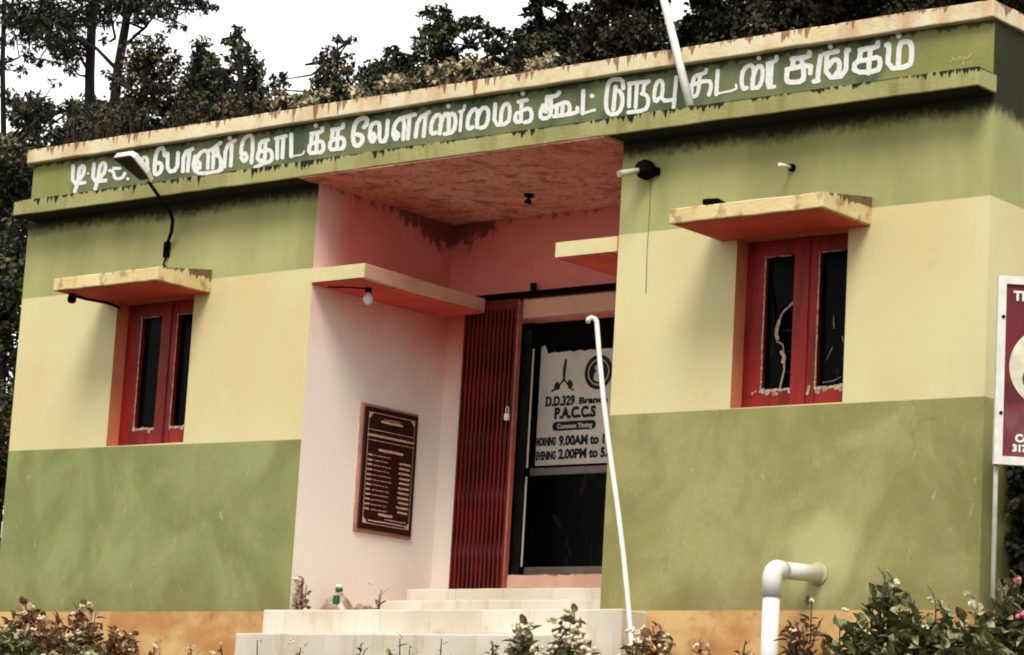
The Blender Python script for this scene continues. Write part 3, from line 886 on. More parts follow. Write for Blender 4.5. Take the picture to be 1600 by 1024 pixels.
# security camera and its stain-dark cable
t = empty('security_camera', (2.97, 0, 2.865), 'white bullet security camera with a black round mount beside the recess', 'security camera')
ce = pix(967, 272, 1, -0.27)
mb = MB(); mb.tube([(2.96, -0.06, 2.862), tuple(ce)], [0.020, 0.022], 12); mb.build('camera_body', plain('weathered_camera_shell', S(206, 200, 182, K), .6, .2, 20), t)
mb = MB(); mb.lathe([(0.0, 0.0), (0.05, 0.0), (0.066, 0.03), (0.066, 0.07), (0.045, 0.11), (0.0, 0.115)], (2.975, 0, 2.865), (0, -1, 0), 18)
mb.box(3.0, 3.06, -0.03, -0.001, 2.83, 2.88, .004); mb.build('mount', M['black'], t)
mb = MB(); mb.tube([(2.985, -0.006, 2.81), (2.99, -0.005, 2.6), (2.985, -0.005, 2.35), (2.992, -0.004, 2.05)], 0.0022, 5); mb.build('cable', plain('cable_rubber', (0.22, 0.17, 0.10, 1), 0.8), t)

t = empty('pipe_stub', (4.09, 0, 2.775), 'short metal pipe stub sticking out of the green wall above the second window', 'pipe')
mb = MB(); mb.tube([(4.09, -0.02, 2.772), (4.09, -0.15, 2.762)], 0.011, 10); mb.build('pipe', M['alu_bright'], t)
mb = MB(); mb.lathe([(0.0, 0), (0.026, 0), (0.022, 0.03), (0.0, 0.032)], (4.09, 0, 2.772), (0, -1, 0), 14); mb.build('flange', M['black'], t)

# bulb under the left shelf slab
t = empty('light_bulb', (0.32, 0.3, 2.336), 'white light bulb in a tilted holder under the slab at the pink recess', 'light bulb')
mb = MB(); mb.lathe([(0.0, 0), (0.024, 0.0), (0.024, 0.03), (0.018, 0.04), (0, 0.041)], (0.30, 0.27, 2.335), (0.25, -0.1, -1), 14); mb.build('holder', M['black'], t)
mb = MB(); mb.lathe([(0.0, 0), (0.016, 0.0), (0.02, 0.02), (0.036, 0.055), (0.036, 0.075), (0.024, 0.1), (0.0, 0.108)], (0.309, 0.266, 2.30), (0.3, -0.35, -0.6), 16); mb.build('bulb', M['white_pvc'], t)
mb = MB(); mb.tube([(0.30, 0.27, 2.333), (0.2, 0.16, 2.331), (0.06, 0.1, 2.332)], 0.006, 6); mb.build('cable', M['black'], t)

t = empty('ceiling_hook', (1.218, 0.908, 3.073), 'small dark lamp holder hanging from the mouldy pink ceiling', 'lamp holder')
mb = MB(); mb.lathe([(0, 0), (0.04, 0), (0.035, 0.02), (0, 0.021)], (1.218, 0.908, 3.073), (0, 0, -1), 14); mb.build('ceiling_rose', M['black'], t)
mb = MB(); mb.tube([(1.218, 0.908, 3.055), (1.225, 0.90, 3.02)], 0.012, 8); mb.lathe([(0, 0), (0.02, 0), (0.028, 0.03), (0, 0.031)], (1.225, 0.90, 3.03), (-0.3, 0, -1), 12); mb.build('holder', M['black'], t)

# black lamp holder under the left canopy
t = empty('lamp_holder', (-2.1, -0.4, 2.342), 'black lamp holder under the outer corner of the canopy by the street lamp', 'lamp holder')
pb = pix(110, 462, 1, -0.42)
mb = MB(); mb.lathe([(0, 0), (0.022, 0), (0.034, 0.03), (0.034, 0.06), (0.02, 0.075), (0, 0.076)], (pb[0] + .02, -0.42, 2.35), (0, 0, -1), 14); mb.build('holder', M['black'], t)
mb = MB(); mb.tube([(pb[0] + .02, -.42, 2.334), (-2.1, -0.25, 2.336), (-2.06, -0.10, 2.335), (-2.02, -0.03, 2.32), (-1.98, -.02, 2.30)], 0.011, 6); mb.build('cable', M['black'], t)

# stone / dry clod lying on the right canopy
mb = MB(); mb.box(3.70, 3.83, -0.42, -0.30, 2.47, 2.52, 0.018, 4, 0.012, None, 9)
tag(mb.build('stone', M['black']), 'dark lump lying on top of the canopy above the broken window', 'stone')

# white hooked pole leaning at the recess corner
top = Vector((2.705, -0.14, 1.86)); bot = Vector(pix(986, 998, 1, -0.62))
dr = (top - bot).normalized()
mb = MB(); pts = [bot - dr * 0.25]
for k in range(0, 9): pts.append(bot + (top - bot) * (k / 8) + Vector((0.012 * math.sin(k * .8), 0, 0)))
hk = Vector(_r) * -1
pts += [top + dr * 0.02 + hk * 0.008, top + dr * 0.03 + hk * 0.03, top + dr * 0.018 + hk * 0.05, top - dr * 0.005 + hk * 0.056]
mb.tube(pts, 0.0165, 10)
tag(mb.build('hooked_pole', M['pole_white']), 'long white pole with a hooked tip leaning across the doorway by the steps', 'pole')

# white pole standing on the ledge
p0 = pix(1079, 168, 1, -0.14); p1 = pix(1037, 0, 1, -0.10)
v = Vector(p1 - p0)
mb = MB(); mb.tube([Vector(p0), Vector(p0) + v * 0.5, Vector(p0) + v * 1.9], [0.029, 0.026, 0.022], 12)
tag(mb.build('flag_pole', M['pole_white']), 'white pole standing tilted on the ledge over the painted sign', 'pole')

# drain pipe
wx = 4.395
e = pix(1207, 889, 0, wx)
yo, ze = e[1], e[2]
t = empty('drain_pipe', (wx, yo, -0.6), 'thick white drain pipe with an elbow coming out of the green wall', 'pipe')
rp = 0.052
mb = MB()
mb.tube([(wx, 0.0, ze + 0.02), (wx, yo + 0.06, ze)], rp, 20)
mb.tube([(wx, yo, ze - 0.16), (wx, yo, ground_z(wx, yo) - 0.1)], rp, 20); mb.build('pipe', M['white_pvc'], t)
mb = MB(); pts = [(wx, yo + 0.11, ze)]
for k in range(0, 7):
    a = math.pi / 2 * k / 6
    pts.append((wx, yo + 0.055 - 0.055 * math.sin(a), ze - 0.055 + 0.055 * math.cos(a)))
pts.append((wx, yo, ze - 0.165)); mb.tube(pts, rp + .007, 20); mb.build('elbow', M['white_pvc'], t)
mb = MB(); mb.lathe([(0, 0), (rp + .02, 0), (rp + .014, .012), (rp + .004, .016), (0, .016)], (wx, 0, ze + .02), (0, -1, 0), 20); mb.build('mortar_ring', plain('mortar', S(208, 206, 160, K), .9), t)

# plaque on the recess wall
ST = plain('maroon_granite', S(56, 18, 16, K), 0.35, 0.3, 30, 0.5)
GOLD = plain('engraved_pale_lettering', S(226, 184, 164, K), 0.7, 0.3, 40)
t = empty('plaque', (0, 0.9, 0.65), 'maroon stone inauguration plaque with pale engraved lines on the pink wall', 'plaque')
mb = MB(); mb.box(0.0, 0.022, 0.595, 1.22, 0.63, 1.57, 0.008, 16, 0.006, None, 7); mb.build('mortar_border', plain('pink_mortar', S(196, 140, 126, K), .9), t)
mb = MB(); mb.box(0.02, 0.035, 0.62, 1.205, 0.655, 1.55, .003); mb.build('slab', ST, t)
rr = random.Random(11)
st = []


def pw(y0, y1, z, w, brk=True):
    y = y0
    while y < y1:
        l = 0.012 + rr.random() * 0.03 if brk else y1 - y0
        st.append(([(y, z + (rr.random() - .5) * .003), (min(y1, y + l), z + (rr.random() - .5) * .003)], w))
        y += l + 0.010


Y0, Y1, Z0, Z1 = 0.66, 1.165, 0.70, 1.51
st += [([(Y0, Z0), (Y0, Z1), (Y1, Z1), (Y1, Z0), (Y0, Z0)], 0.005)]
pw(0.80, 1.03, 1.455, 0.018); pw(0.83, 1.0, 1.475, .008); pw(Y0, Y1, 1.345, 0.016); pw(Y0, Y1, 1.31, 0.005, False); pw(Y0, Y1, 1.385, 0.005, False); pw(0.79, 1.05, 1.245, 0.018)
for k in range(12):
    z = 1.20 - k * 0.036
    pw(0.675, 0.72, z, 0.013)
    if k > 0: pw(1.02 + rr.random() * .02, 1.14, z + .01, 0.015)
    pw(0.74, 0.90 + rr.random() * .05, z, 0.006)
pw(0.83, 0.98, 0.775, .018); pw(0.9, 1.13, 0.745, .007); pw(0.72, 1.13, 0.722, .010)
mb = MB(); stroke_fill(st, 0.004, lambda y, z: (0.0365, y, z), mb, 0.003, 0); mb.build('lettering', GOLD, t)
for (cy, cz, sy, sz) in ((Y0, Z0, 1, 1), (Y1, Z0, -1, 1), (Y0, Z1, 1, -1), (Y1, Z1, -1, -1)):
    mb = MB()
    mb.add([(0.0372, cy, cz), (0.0372, cy + sy * .05, cz), (0.0372, cy, cz + sz * .05)], [(0, 1, 2)])
    mb.build('corner_mark', GOLD, t)

# poster behind the door glass front
PM = plain('grey_poster_vinyl', S(222, 216, 208, K), 0.6, 0.2, 5)
INK = plain('dark_blue_ink', (0.006, 0.007, 0.016, 1), 0.7)
yp = YD - 0.004
t = empty('poster', (1.15, yp, 1.22), 'grey office hours poster with two emblems on the glass door', 'poster')
mb = MB(); vs = []
rr = random.Random(8)
npx = 26; px0, px1 = 0.775, 1.66
for k in range(npx + 1):
    x = px0 + (px1 - px0) * k / npx
    zt = 2.06 + 0.006 * math.sin(k * 1.9) + rr.random() * .012
    if k < 2: zt += .05
    for (yy, z) in ((yp, 1.222), (yp, zt)): vs.append((x, yy, z))
mb.add(vs, [(2 * k, 2 * k + 2, 2 * k + 3, 2 * k + 1) for k in range(npx)])
mb.build('sheet', PM, t)


def pfit(s_, xa, ya, xb, yb, hpx, bold, yy=yp - .003, ink=None):
    a = pix(xa, ya, 1, yp); b = pix(xb, yb, 1, yp); h = a[2] - pix(xa, ya + hpx, 1, yp)[2]
    vs, fs = text_mesh(s_, 1.0, bold)
    mx = max(v[0] for v in vs); my = max(v[1] for v in vs)
    mb = MB(); mb.add([(a[0] + v[0] / mx * (b[0] - a[0]), yy, a[2] - h + v[1] / my * h) for v in vs], fs)
    mb.build('lettering', ink or INK, t)


pfit("D.D.329", 853, 620, 899, 616, 15, .05); pfit("Branch", 905, 621, 950, 617, 10, .05)
pfit("P.A.C.C.S", 867, 637, 932, 631, 17, .06)
pfit("MORNING", 839, 684, 869, 682, 13, .06); pfit("9.00AM to 1.00PM", 874, 681, 984, 672, 15, .05)
pfit("EVENING", 838, 706, 869, 704, 13, .06); pfit("2.00PM to 5.00PM", 873, 702, 984, 693, 15, .05)
mb = MB(); stroke_fill([([(0.955, 1.509), (1.29, 1.509)], 0.068)], 0.006, lambda x, z: (x, yp - .003, z), mb); mb.build('text_pill', INK, t)
pfit("Common Timing", 871, 663, 926, 659, 7, .04, yp - .005, PM)
mb = MB()
stroke_fill([([(1.005, 1.86), (1.01, 1.92), (1.015, 2.0)], 0.022), ([(1.005, 1.87), (0.995, 1.93), (1.012, 1.99)], .014), ([(1.0, 1.85), (0.95, 1.80), (0.9, 1.775)], .016), ([(0.945, 1.825), (0.93, 1.80), (0.955, 1.80)], .036),
             ([(1.015, 1.85), (1.06, 1.80), (1.10, 1.77)], .012), ([(1.06, 1.835), (1.08, 1.815), (1.065, 1.80)], .034)], 0.004, lambda x, z: (x, yp - .003, z), mb, .008)
mb.build('emblem', plain('grey_brown_ink', (0.022, 0.018, 0.02, 1), .7), t)
cx, cz = 1.325, 1.895


def ring(mb, r0, r1, yy, nn=40):
    vs = []
    for k in range(nn):
        a = 2 * math.pi * k / nn
        for q in (r0, r1): vs.append((cx + q * 1.0 * math.cos(a), yy, cz + q * math.sin(a)))
    mb.add(vs, [(2 * k, 2 * ((k + 1) % nn), 2 * ((k + 1) % nn) + 1, 2 * k + 1) for k in range(nn)])


mb = MB(); ring(mb, 0.0005, 0.088, yp - .003); ring(mb, 0.098, 0.128, yp - .003); mb.build('emblem', INK, t)
mb = MB(); ring(mb, 0.100, 0.106, yp - .005); mb.build('emblem_ring', plain('maroon_ink', S(90, 36, 34, K), .7), t)
mb = MB(); stroke_fill([([(1.31, 1.93), (1.335, 1.91), (1.31, 1.88), (1.30, 1.85), (1.33, 1.84)], .035)], .004, lambda x, z: (x, yp - .006, z), mb, .01); mb.build('emblem_figure', PM, t)

# name board on a post at the right corner
nrm = np.array([math.sin(YAW), -math.cos(YAW), 0.0])
P0 = np.array(pix(1556, 900, 1, -0.45))
t = empty('sign_board', tuple(pix(1556, 935, 1, -0.45)), 'maroon name board in a white frame on a thin post beside the building', 'sign')
bp = lambda x, y, o=0.0: pixp(x, y, P0, nrm) + nrm * o
rv = np.array([math.cos(YAW), math.sin(YAW), 0]); uz = np.array([0, 0, 1.0])
C0 = bp(1551, 726)                                    # lower left corner
pxm = 4370.76 / np.dot(C0 - CAM, _f)
W_, H_ = 176 / pxm, 300 / pxm


def bd(u, v, o): return C0 + rv * u + uz * v + nrm * o


def bbox(mb, u0, u1, v0, v1, o0, o1):
    vs = [bd(u, v, o) for o in (o0, o1) for (u, v) in ((u0, v0), (u1, v0), (u1, v1), (u0, v1))]
    mb.add(vs, [(0, 1, 2, 3)[::-1], (4, 5, 6, 7), (0, 1, 5, 4), (1, 2, 6, 5), (2, 3, 7, 6), (3, 0, 4, 7)])


n = NT('maroon_board_print')
x, y, z = n.xyz()
zc = float(C0[2])
c = n.mix(n.ss(n.noise(5, 4), 0.35, 0.65), S(96, 24, 32, K), S(120, 34, 42, K))
wash = n.math('MULTIPLY', n.ss(n.math('ADD', z, n.math('MULTIPLY', n.noise(4, 4), .3)), zc + .62, zc + .34), n.ss(n.noise(5, 4, (1, 1, .6), (2, 0, 0)), .35, .65))
c = n.mix(n.math('MULTIPLY', wash, .6), c, S(150, 110, 116, K))
MAROON = n.finish(c, .5)
fw = 13 / pxm
mb = MB(); bbox(mb, fw, W_ - fw, fw, H_ - fw, 0.0, 0.02); mb.build('panel', MAROON, t)
mb = MB()
bbox(mb, 0, fw, 0, H_, -.015, .035); bbox(mb, W_ - fw, W_, 0, H_, -.015, .035); bbox(mb, fw, W_ - fw, 0, fw, -.015, .034); bbox(mb, fw, W_ - fw, H_ - fw, H_, -.015, .034)
mb.build('frame', M['pole_white'], t)
for v in (.27, .78):
    mb = MB()
    q = bd(fw * .7, H_ * v, .036)
    mb.lathe([(0, 0), (.011, 0), (.009, .006), (0, .007)], q, tuple(nrm), 8)
    mb.build('bolt', M['black'], t)
u_ = lambda x: (x - 1551) / pxm
v_ = lambda y: (726 - y) / pxm
mb = MB(); stroke_fill([([(1638, 569), (1638.1, 569)], 132)], 4, lambda x, y: bd(u_(x), v_(y), .0215), mb); mb.build('disc', plain('cream_print', S(236, 232, 206, .9), .6), t)
mb = MB(); stroke_fill([([(1600, 598), (1596, 585), (1606, 572), (1638, 562), (1668, 575), (1664, 600), (1638, 612), (1606, 606), (1598, 594)], 9)], 1.5, lambda x, y: bd(u_(x), v_(y), .0235), mb); mb.build('emblem', plain('green_print', S(70, 100, 56, K), .6), t)
for (s, x, y, h) in (("TN", 1576, 464, 21), ("Co", 1584, 689, 17), ("317", 1580, 704, 15)):
    vs, fs = text_mesh(s, h / pxm * 1.0, .003)
    q = (u_(x), v_(y)); mb = MB(); mb.add([bd(q[0] + a, q[1] + b, .0225) for a, b in vs], fs)
    mb.build('lettering', M['white'], t)
mb = MB()
pb0 = bd(6 / pxm, 0, 0)
mb.tube([tuple(pb0 - uz * 1.35), tuple(pb0 + uz * (H_ * .95) - nrm * .03)], 0.014, 10)
mb.build('post', plain('weathered_white_post', S(208, 204, 190, K), .6), t)

# bottle in the recess and weeds around it
q = pix(538, 948, 2, -0.012)
bx, by = q[0], q[1]
if not (0.05 < bx < 0.6): bx, by = 0.18, 0.30
t = empty('plastic_bottle', (bx, by, -0.019), 'squat clear plastic bottle with a green cap standing on the tiled step', 'bottle')
n = NT('clear_plastic'); PL = n.finish(n.mix(n.ss(n.noise(20, 3), .4, .6), S(150, 124, 104, .9), S(190, 166, 144, .9)), .35, None, 0, .5)
mb = MB(); mb.lathe([(0, 0), (.14, 0), (.15, .018), (.135, .06), (.09, .12), (.046, .155), (.024, .172), (.024, .18), (0, .181)], (bx, by, -.018), (0.03, 0, 1), 20, .7); mb.build('body', PL, t)
mb = MB(); mb.lathe([(0, 0), (.027, 0), (.027, .022), (0, .023)], (bx + .004, by, .162), (0.03, 0, 1), 14); mb.build('cap', plain('green_cap', S(30, 112, 70, K), .5), t)
mb = MB(); mb.lathe([(0, 0), (.024, 0), (.022, .024), (0, .026)], (bx + .005, by, .186), (0.03, 0, 1), 14); mb.build('cap_top', M['white_pvc'], t)
mb = MB(); mb.box(bx + .03, bx + .075, by - .085, by - .06, .07, .125, .004, 4, .006); mb.build('label_strip', plain('green_label', S(24, 104, 70, K), .5), t)


# crumpled bag beside the bottle
bm = bmesh.new()
bmesh.ops.create_icosphere(bm, subdivisions=4, radius=1)
for w in bm.verts:
    c = w.co.copy()
    k = 1 + .35 * mnoise.noise(c * 2.1) + .16 * abs(mnoise.noise(c * 5.3)) + .06 * mnoise.noise(c * 11)
    w.co = Vector((c.x * .10 * k, c.y * .07 * k, max(-.03, c.z * .055 * k)))
    w.co += Vector((bx + .215, by + .02, -.019 + .03))
mb = MB(); bm.verts.index_update(); mb.add([w.co for w in bm.verts], [tuple(w.index for w in fc.verts) for fc in bm.faces]); bm.free()
tag(mb.build('plastic_bag', plain('grubby_grey_plastic', S(176, 150, 128, K), .5, .35, 14, .4)), 'crumpled grubby plastic bag lying on the step right of the bottle', 'bag')


# ------------------------------------------------------------------ plants
def leaf_arrays(rng, cen, nrm_, ax, ln, wd, fold=0.25):
    """pointed folded leaves; returns verts (n*6,3)"""
    n = len(cen)
    b = np.cross(nrm_, ax); b /= np.linalg.norm(b, axis=1)[:, None] + 1e-9
    nn = np.cross(ax, b)
    ln = ln[:, None]; wd = wd[:, None]
    droop = -nn * ln * 0.12
    p0 = cen
    p1 = cen + ax * ln * 0.33 + b * wd * 0.5 + nn * wd * fold
    p2 = cen + ax * ln * 0.68 + b * wd * 0.42 + nn * wd * fold + droop * .5
    p3 = cen + ax * ln + droop
    p4 = cen + ax * ln * 0.68 - b * wd * 0.42 + nn * wd * fold + droop * .5
    p5 = cen + ax * ln * 0.33 - b * wd * 0.5 + nn * wd * fold
    m1 = cen + ax * ln * 0.5
    return np.stack([p0, p1, p2, p3, p4, p5, m1], 1).reshape(-1, 3)


def leaves_obj(name, mat, V, parent):
    n = len(V) // 7
    base = (np.arange(n) * 7)[:, None]
    F = np.concatenate([base + np.array([[0, 1, 2, 6]]), base + np.array([[6, 2, 3, 4]]), base + np.array([[0, 6, 4, 5]])], 0)
    me = bpy.data.meshes.new(name)
    me.vertices.add(len(V)); me.vertices.foreach_set('co', V.astype(np.float32).ravel())
    me.loops.add(F.size); me.loops.foreach_set('vertex_index', F.astype(np.int32).ravel())
    me.polygons.add(len(F))
    me.polygons.foreach_set('loop_start', (np.arange(len(F)) * 4).astype(np.int32))
    me.update(calc_edges=True)
    me.validate()
    me.materials.append(mat)
    o = bpy.data.objects.new(name, me); COL.objects.link(o)
    if parent:
        o.parent = parent; o.matrix_parent_inverse = Matrix.Translation(parent.location).inverted()
    return o


def unit(v):
    return v / (np.linalg.norm(v, axis=1)[:, None] + 1e-9)


def crown_leaves(rng, blobs, per, ln, wd, droop, spread=0.22):
    """blobs: (centre, radius); leaves gathered in sprays so that gaps stay between them"""
    out = []
    for c, r in blobs:
        ns = max(4, int(per * r * r))
        d = unit(rng.normal(size=(ns, 3)))
        rad = r * (0.30 + 0.95 * rng.rand(ns, 1) ** 0.8)
        sp = np.array(c) + d * rad * np.array([1, 1, 0.8])
        k = 9
        cen = np.repeat(sp, k, 0) + rng.normal(size=(ns * k, 3)) * spread * np.array([1, 1, .6]) * min(1.0, r)
        ax = unit(np.repeat(d, k, 0) * 0.5 + rng.normal(size=(ns * k, 3)) * 0.8 + np.array([0, 0, -droop]))
        nr = unit(rng.normal(size=(ns * k, 3)) + np.array([0, -0.2, 0.9]))
        l = ln * (0.6 + 0.8 * rng.rand(ns * k)); w = wd * (0.6 + 0.8 * rng.rand(ns * k))
        out.append(leaf_arrays(rng, cen, nr, ax, l, w))
    return np.concatenate(out, 0)


BARK = plain('dark_bark', (0.016, 0.011, 0.009, 1), .9, .4, 6, stretch=(1, 1, .3))
BARK2 = plain('grey_brown_bark', (0.055, 0.035, 0.025, 1), .9, .4, 6, stretch=(1, 1, .3))
LM = {
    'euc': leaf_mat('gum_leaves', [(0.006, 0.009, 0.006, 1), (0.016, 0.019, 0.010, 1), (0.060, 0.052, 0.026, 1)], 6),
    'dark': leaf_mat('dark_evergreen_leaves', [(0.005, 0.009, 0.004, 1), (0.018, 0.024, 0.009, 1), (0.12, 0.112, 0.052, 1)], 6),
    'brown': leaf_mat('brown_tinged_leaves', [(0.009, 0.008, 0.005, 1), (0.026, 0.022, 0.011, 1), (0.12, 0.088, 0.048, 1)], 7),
    'pale': leaf_mat('pale_dry_leaves', [(0.14, 0.11, 0.05, 1), (0.50, 0.44, 0.27, 1), (0.07, 0.055, 0.025, 1)], 18),
    'shrub': leaf_mat('glossy_shrub_leaves', [(0.04, 0.05, 0.016, 1), (0.14, 0.155, 0.055, 1), (0.36, 0.35, 0.19, 1)], 22, .4, .5),
    'light': leaf_mat('pale_green_leaves', [(0.06, 0.055, 0.022, 1), (0.22, 0.21, 0.10, 1), (0.50, 0.44, 0.32, 1)], 26, .5, .4),
    'rust': leaf_mat('rust_tinged_leaves', [(0.07, 0.035, 0.018, 1), (0.30, 0.15, 0.075, 1), (0.38, 0.30, 0.16, 1)], 22, .5, .4),
}
PETAL = plain('pale_petals', S(240, 226, 196, .9), .7, .2, 30)
PINKP = plain('pink_petals', S(232, 130, 150, .9), .7, .25, 30)
tree_no = [0]


def tree(name, label, y, trunks, blobs, leaf, per=60, ln=.15, wd=.045, droop=.3, jitter=.5, group='trees behind the building', bark=None, spread=.22):
    """trunks: polylines of (px,py,radius m); blobs: (px,py,r px) - both carried to the plane y"""
    tree_no[0] += 1
    rng = np.random.RandomState(100 + tree_no[0])
    W3 = lambda a, b, yy=y: pix(a, b, 1, yy)
    ppm = FPX / np.dot(W3(800, 100) - CAM, _f)
    lo = max((p for p in trunks[0]), key=lambda p: p[1])
    base = W3(lo[0], lo[1]); gz = ground_z(base[0], y)
    t = empty(name, (base[0], y, gz), label, 'tree', group)
    mb = MB()
    for i, tr in enumerate(trunks):
        pts = [Vector(W3(p[0], p[1])) for p in tr]; rad = [p[2] * (.72 if leaf == 'euc' else .9) for p in tr]
        if i == 0:
            j = tr.index(lo)
            foot = Vector((base[0], y, gz - .2))
            if j == 0: pts = [foot] + pts; rad = [rad[0] * 1.35] + rad
            else: pts = pts + [foot]; rad = rad + [rad[-1] * 1.35]
        mb.tube(pts, rad, 7)
    bl = []
    for (a, b, r) in blobs:
        c = W3(a, b, y + (rng.rand() - .5) * 2 * jitter)
        bl.append((c, r / ppm))
    # the rest of the crown, above the picture and down behind the roof
    xm = lo[0]
    if name in ('dense_tree', 'gum_tree'):
        for a, b, r in scatter(rng, xm - 75, xm + 75, -150, -45, 9, 40, 58) + scatter(rng, xm - 60, xm + 60, 110, 230, 7 if name == 'dense_tree' else 0, 40, 55):
            bl.append((W3(a, b, y + (rng.rand() - .5) * 1.6), r / ppm))
    elif name == 'far_tree':
        for a, b, r in scatter(rng, xm - 90, xm + 90, lo[1] + 10, lo[1] + 130, 7, 45, 60):
            bl.append((W3(a, b, y + (rng.rand() - .5) * 1.6), r / ppm))
    # twigs into the clumps
    src = [Vector(W3(p[0], p[1])) for tr in trunks for p in tr]
    for c, r in bl:
        c = Vector(c); s = min(src, key=lambda q: (q - c).length)
        mid = (s + c) / 2 + Vector((rng.normal() * .08, rng.normal() * .1, -.05))
        mb.tube([s, mid, c], [.022, .013, .006], 5)
    mb.build('trunk', bark or BARK, t)
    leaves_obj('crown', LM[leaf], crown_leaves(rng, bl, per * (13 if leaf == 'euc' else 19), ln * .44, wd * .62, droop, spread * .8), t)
    return t


def scatter(rng, x0, x1, y0, y1, n, r0, r1):
    return [(x0 + (x1 - x0) * rng.rand(), y0 + (y1 - y0) * rng.rand(), r0 + (r1 - r0) * rng.rand()) for _ in range(n)]


rg = np.random.RandomState(4)
tree('gum_tree', 'tall gum tree with a straight dark trunk behind the left end of the roof', 9.0,
     [[(140, 215, .10), (140, 120, .09), (143, 40, .085), (146, -60, .07)], [(140, 80, .035), (100, 40, .02), (66, 20, .012)], [(142, 120, .03), (110, 60, .02)]],
     [(60, 20, 34), (95, 5, 36), (120, 30, 30), (75, 60, 28), (100, 75, 22), (45, 55, 20), (30, 10, 24), (160, 20, 26), (130, -10, 30), (110, 105, 14), (60, 95, 12), (80, 35, 30), (110, 55, 26), (40, 35, 26), (20, 30, 22), (95, 85, 20), (150, 5, 24), (120, 85, 14), (45, 85, 14)], 'euc', 85, .17, .04, .7)
tree('gum_tree', 'tall gum tree with a forked leaning trunk near the left end of the roof', 8.2,
     [[(174, 205, .095), (184, 110, .085), (196, 40, .075), (206, -40, .06)], [(184, 110, .04), (150, 75, .028), (108, 52, .02), (70, 28, .012)],
      [(190, 75, .03), (225, 45, .022), (255, 8, .016)], [(180, 60, .025), (172, 20, .02), (170, -10, .015)]],
     [(205, 5, 26), (232, 2, 26), (262, 6, 24), (290, 3, 22), (318, 0, 22), (225, 30, 14), (262, 38, 14), (330, 12, 10), (245, 22, 12), (180, 12, 18), (165, 62, 10), (290, 40, 8), (190, -5, 26), (215, 22, 18), (172, 40, 12), (168, 115, 10), (215, 60, 10)], 'euc', 85, .16, .04, .7)
tree('gum_tree', 'slender gum tree at the far left edge with loose hanging leaves', 10.0,
     [[(6, 240, .06), (4, 100, .05), (8, -40, .04)]],
     [(10, 10, 26), (25, 60, 14), (8, 100, 16), (34, 110, 12), (18, 150, 18), (50, 150, 14), (70, 175, 12), (-20, 60, 30), (85, 130, 9), (100, 170, 10)], 'euc', 70, .15, .04, .6)
tree('round_tree', 'low dark tree filling the space right of the forked gum trunk', 7.4,
     [[(215, 215, .06), (222, 150, .05), (235, 90, .03)], [(220, 150, .03), (190, 130, .02)], [(222, 140, .03), (262, 100, .02)]],
     [(215, 90, 26), (240, 75, 24), (205, 125, 26), (235, 120, 32), (265, 100, 22), (255, 150, 34), (215, 165, 30), (280, 165, 30), (190, 190, 26), (235, 200, 30), (280, 200, 26)], 'brown', 75, .13, .05, .3)
tree('cone_tree', 'dark cone-shaped evergreen standing up between the low trees', 9.5,
     [[(318, 210, .06), (318, 130, .05), (316, 75, .02)]],
     [(316, 72, 13), (318, 92, 20), (305, 105, 16), (332, 106, 18), (318, 122, 26), (300, 140, 24), (338, 142, 24), (318, 165, 32), (345, 175, 28), (295, 178, 24)], 'dark', 130, .12, .05, .2, .35)
tree('stepped_tree', 'open dark tree with stepped layers of leaves left of the sky gap', 8.6,
     [[(378, 205, .06), (376, 120, .045), (374, 55, .02)], [(376, 130, .025), (405, 118, .015)], [(377, 150, .025), (350, 110, .015)]],
     [(372, 48, 10), (366, 68, 13), (384, 78, 13), (352, 64, 7), (370, 95, 20), (392, 100, 16), (405, 112, 13), (365, 125, 24), (395, 135, 22), (380, 160, 30), (410, 165, 18), (350, 165, 24), (420, 185, 16), (340, 195, 22), (380, 195, 26)], 'dark', 75, .14, .05, .3)
tree('bushy_tree', 'brown tinged bushy tree with a twiggy forked top in the sky gap', 8.0,
     [[(520, 185, .06), (522, 130, .045), (528, 80, .02)], [(526, 90, .014), (548, 62, .008)], [(526, 90, .014), (528, 55, .008)]],
     [(530, 62, 7), (550, 64, 6), (520, 88, 17), (540, 95, 14), (505, 100, 12), (518, 120, 26), (498, 130, 16), (545, 118, 14), (530, 150, 28), (495, 160, 24), (470, 160, 16), (560, 150, 18), (440, 125, 14), (425, 140, 14), (450, 165, 18)], 'brown', 95, .11, .045, .3)
tree('bushy_tree', 'small dark tree just left of the layered tree', 9.2,
     [[(575, 170, .05), (578, 120, .03), (580, 100, .02)]],
     [(578, 104, 12), (590, 112, 10), (568, 118, 12), (585, 130, 18), (610, 135, 14), (565, 145, 18), (590, 155, 20)], 'dark', 95, .12, .05, .3)
tree('layered_tree', 'dark spreading tree with flat layered top rising over the middle of the roof', 8.4,
     [[(690, 160, .09), (694, 110, .07), (688, 60, .04), (682, 35, .02)], [(692, 100, .04), (730, 70, .025), (760, 48, .015)], [(692, 110, .04), (655, 90, .025), (618, 82, .015)], [(694, 105, .04), (740, 100, .02), (785, 75, .012)]],
     [(668, 20, 11), (690, 24, 14), (676, 42, 14), (700, 45, 18), (724, 40, 14), (742, 38, 13), (762, 46, 12), (780, 52, 10), (660, 50, 8), (655, 66, 9), (690, 66, 22), (664, 84, 18), (640, 98, 14), (615, 84, 12), (608, 98, 10),
      (625, 108, 14), (700, 92, 22), (740, 66, 12), (770, 72, 16), (798, 58, 8), (780, 92, 18), (745, 105, 18), (710, 118, 24), (670, 118, 22), (640, 128, 18), (760, 125, 22), (790, 115, 20), (690, 142, 20), (730, 140, 22)], 'dark', 100, .13, .055, .15, .4)
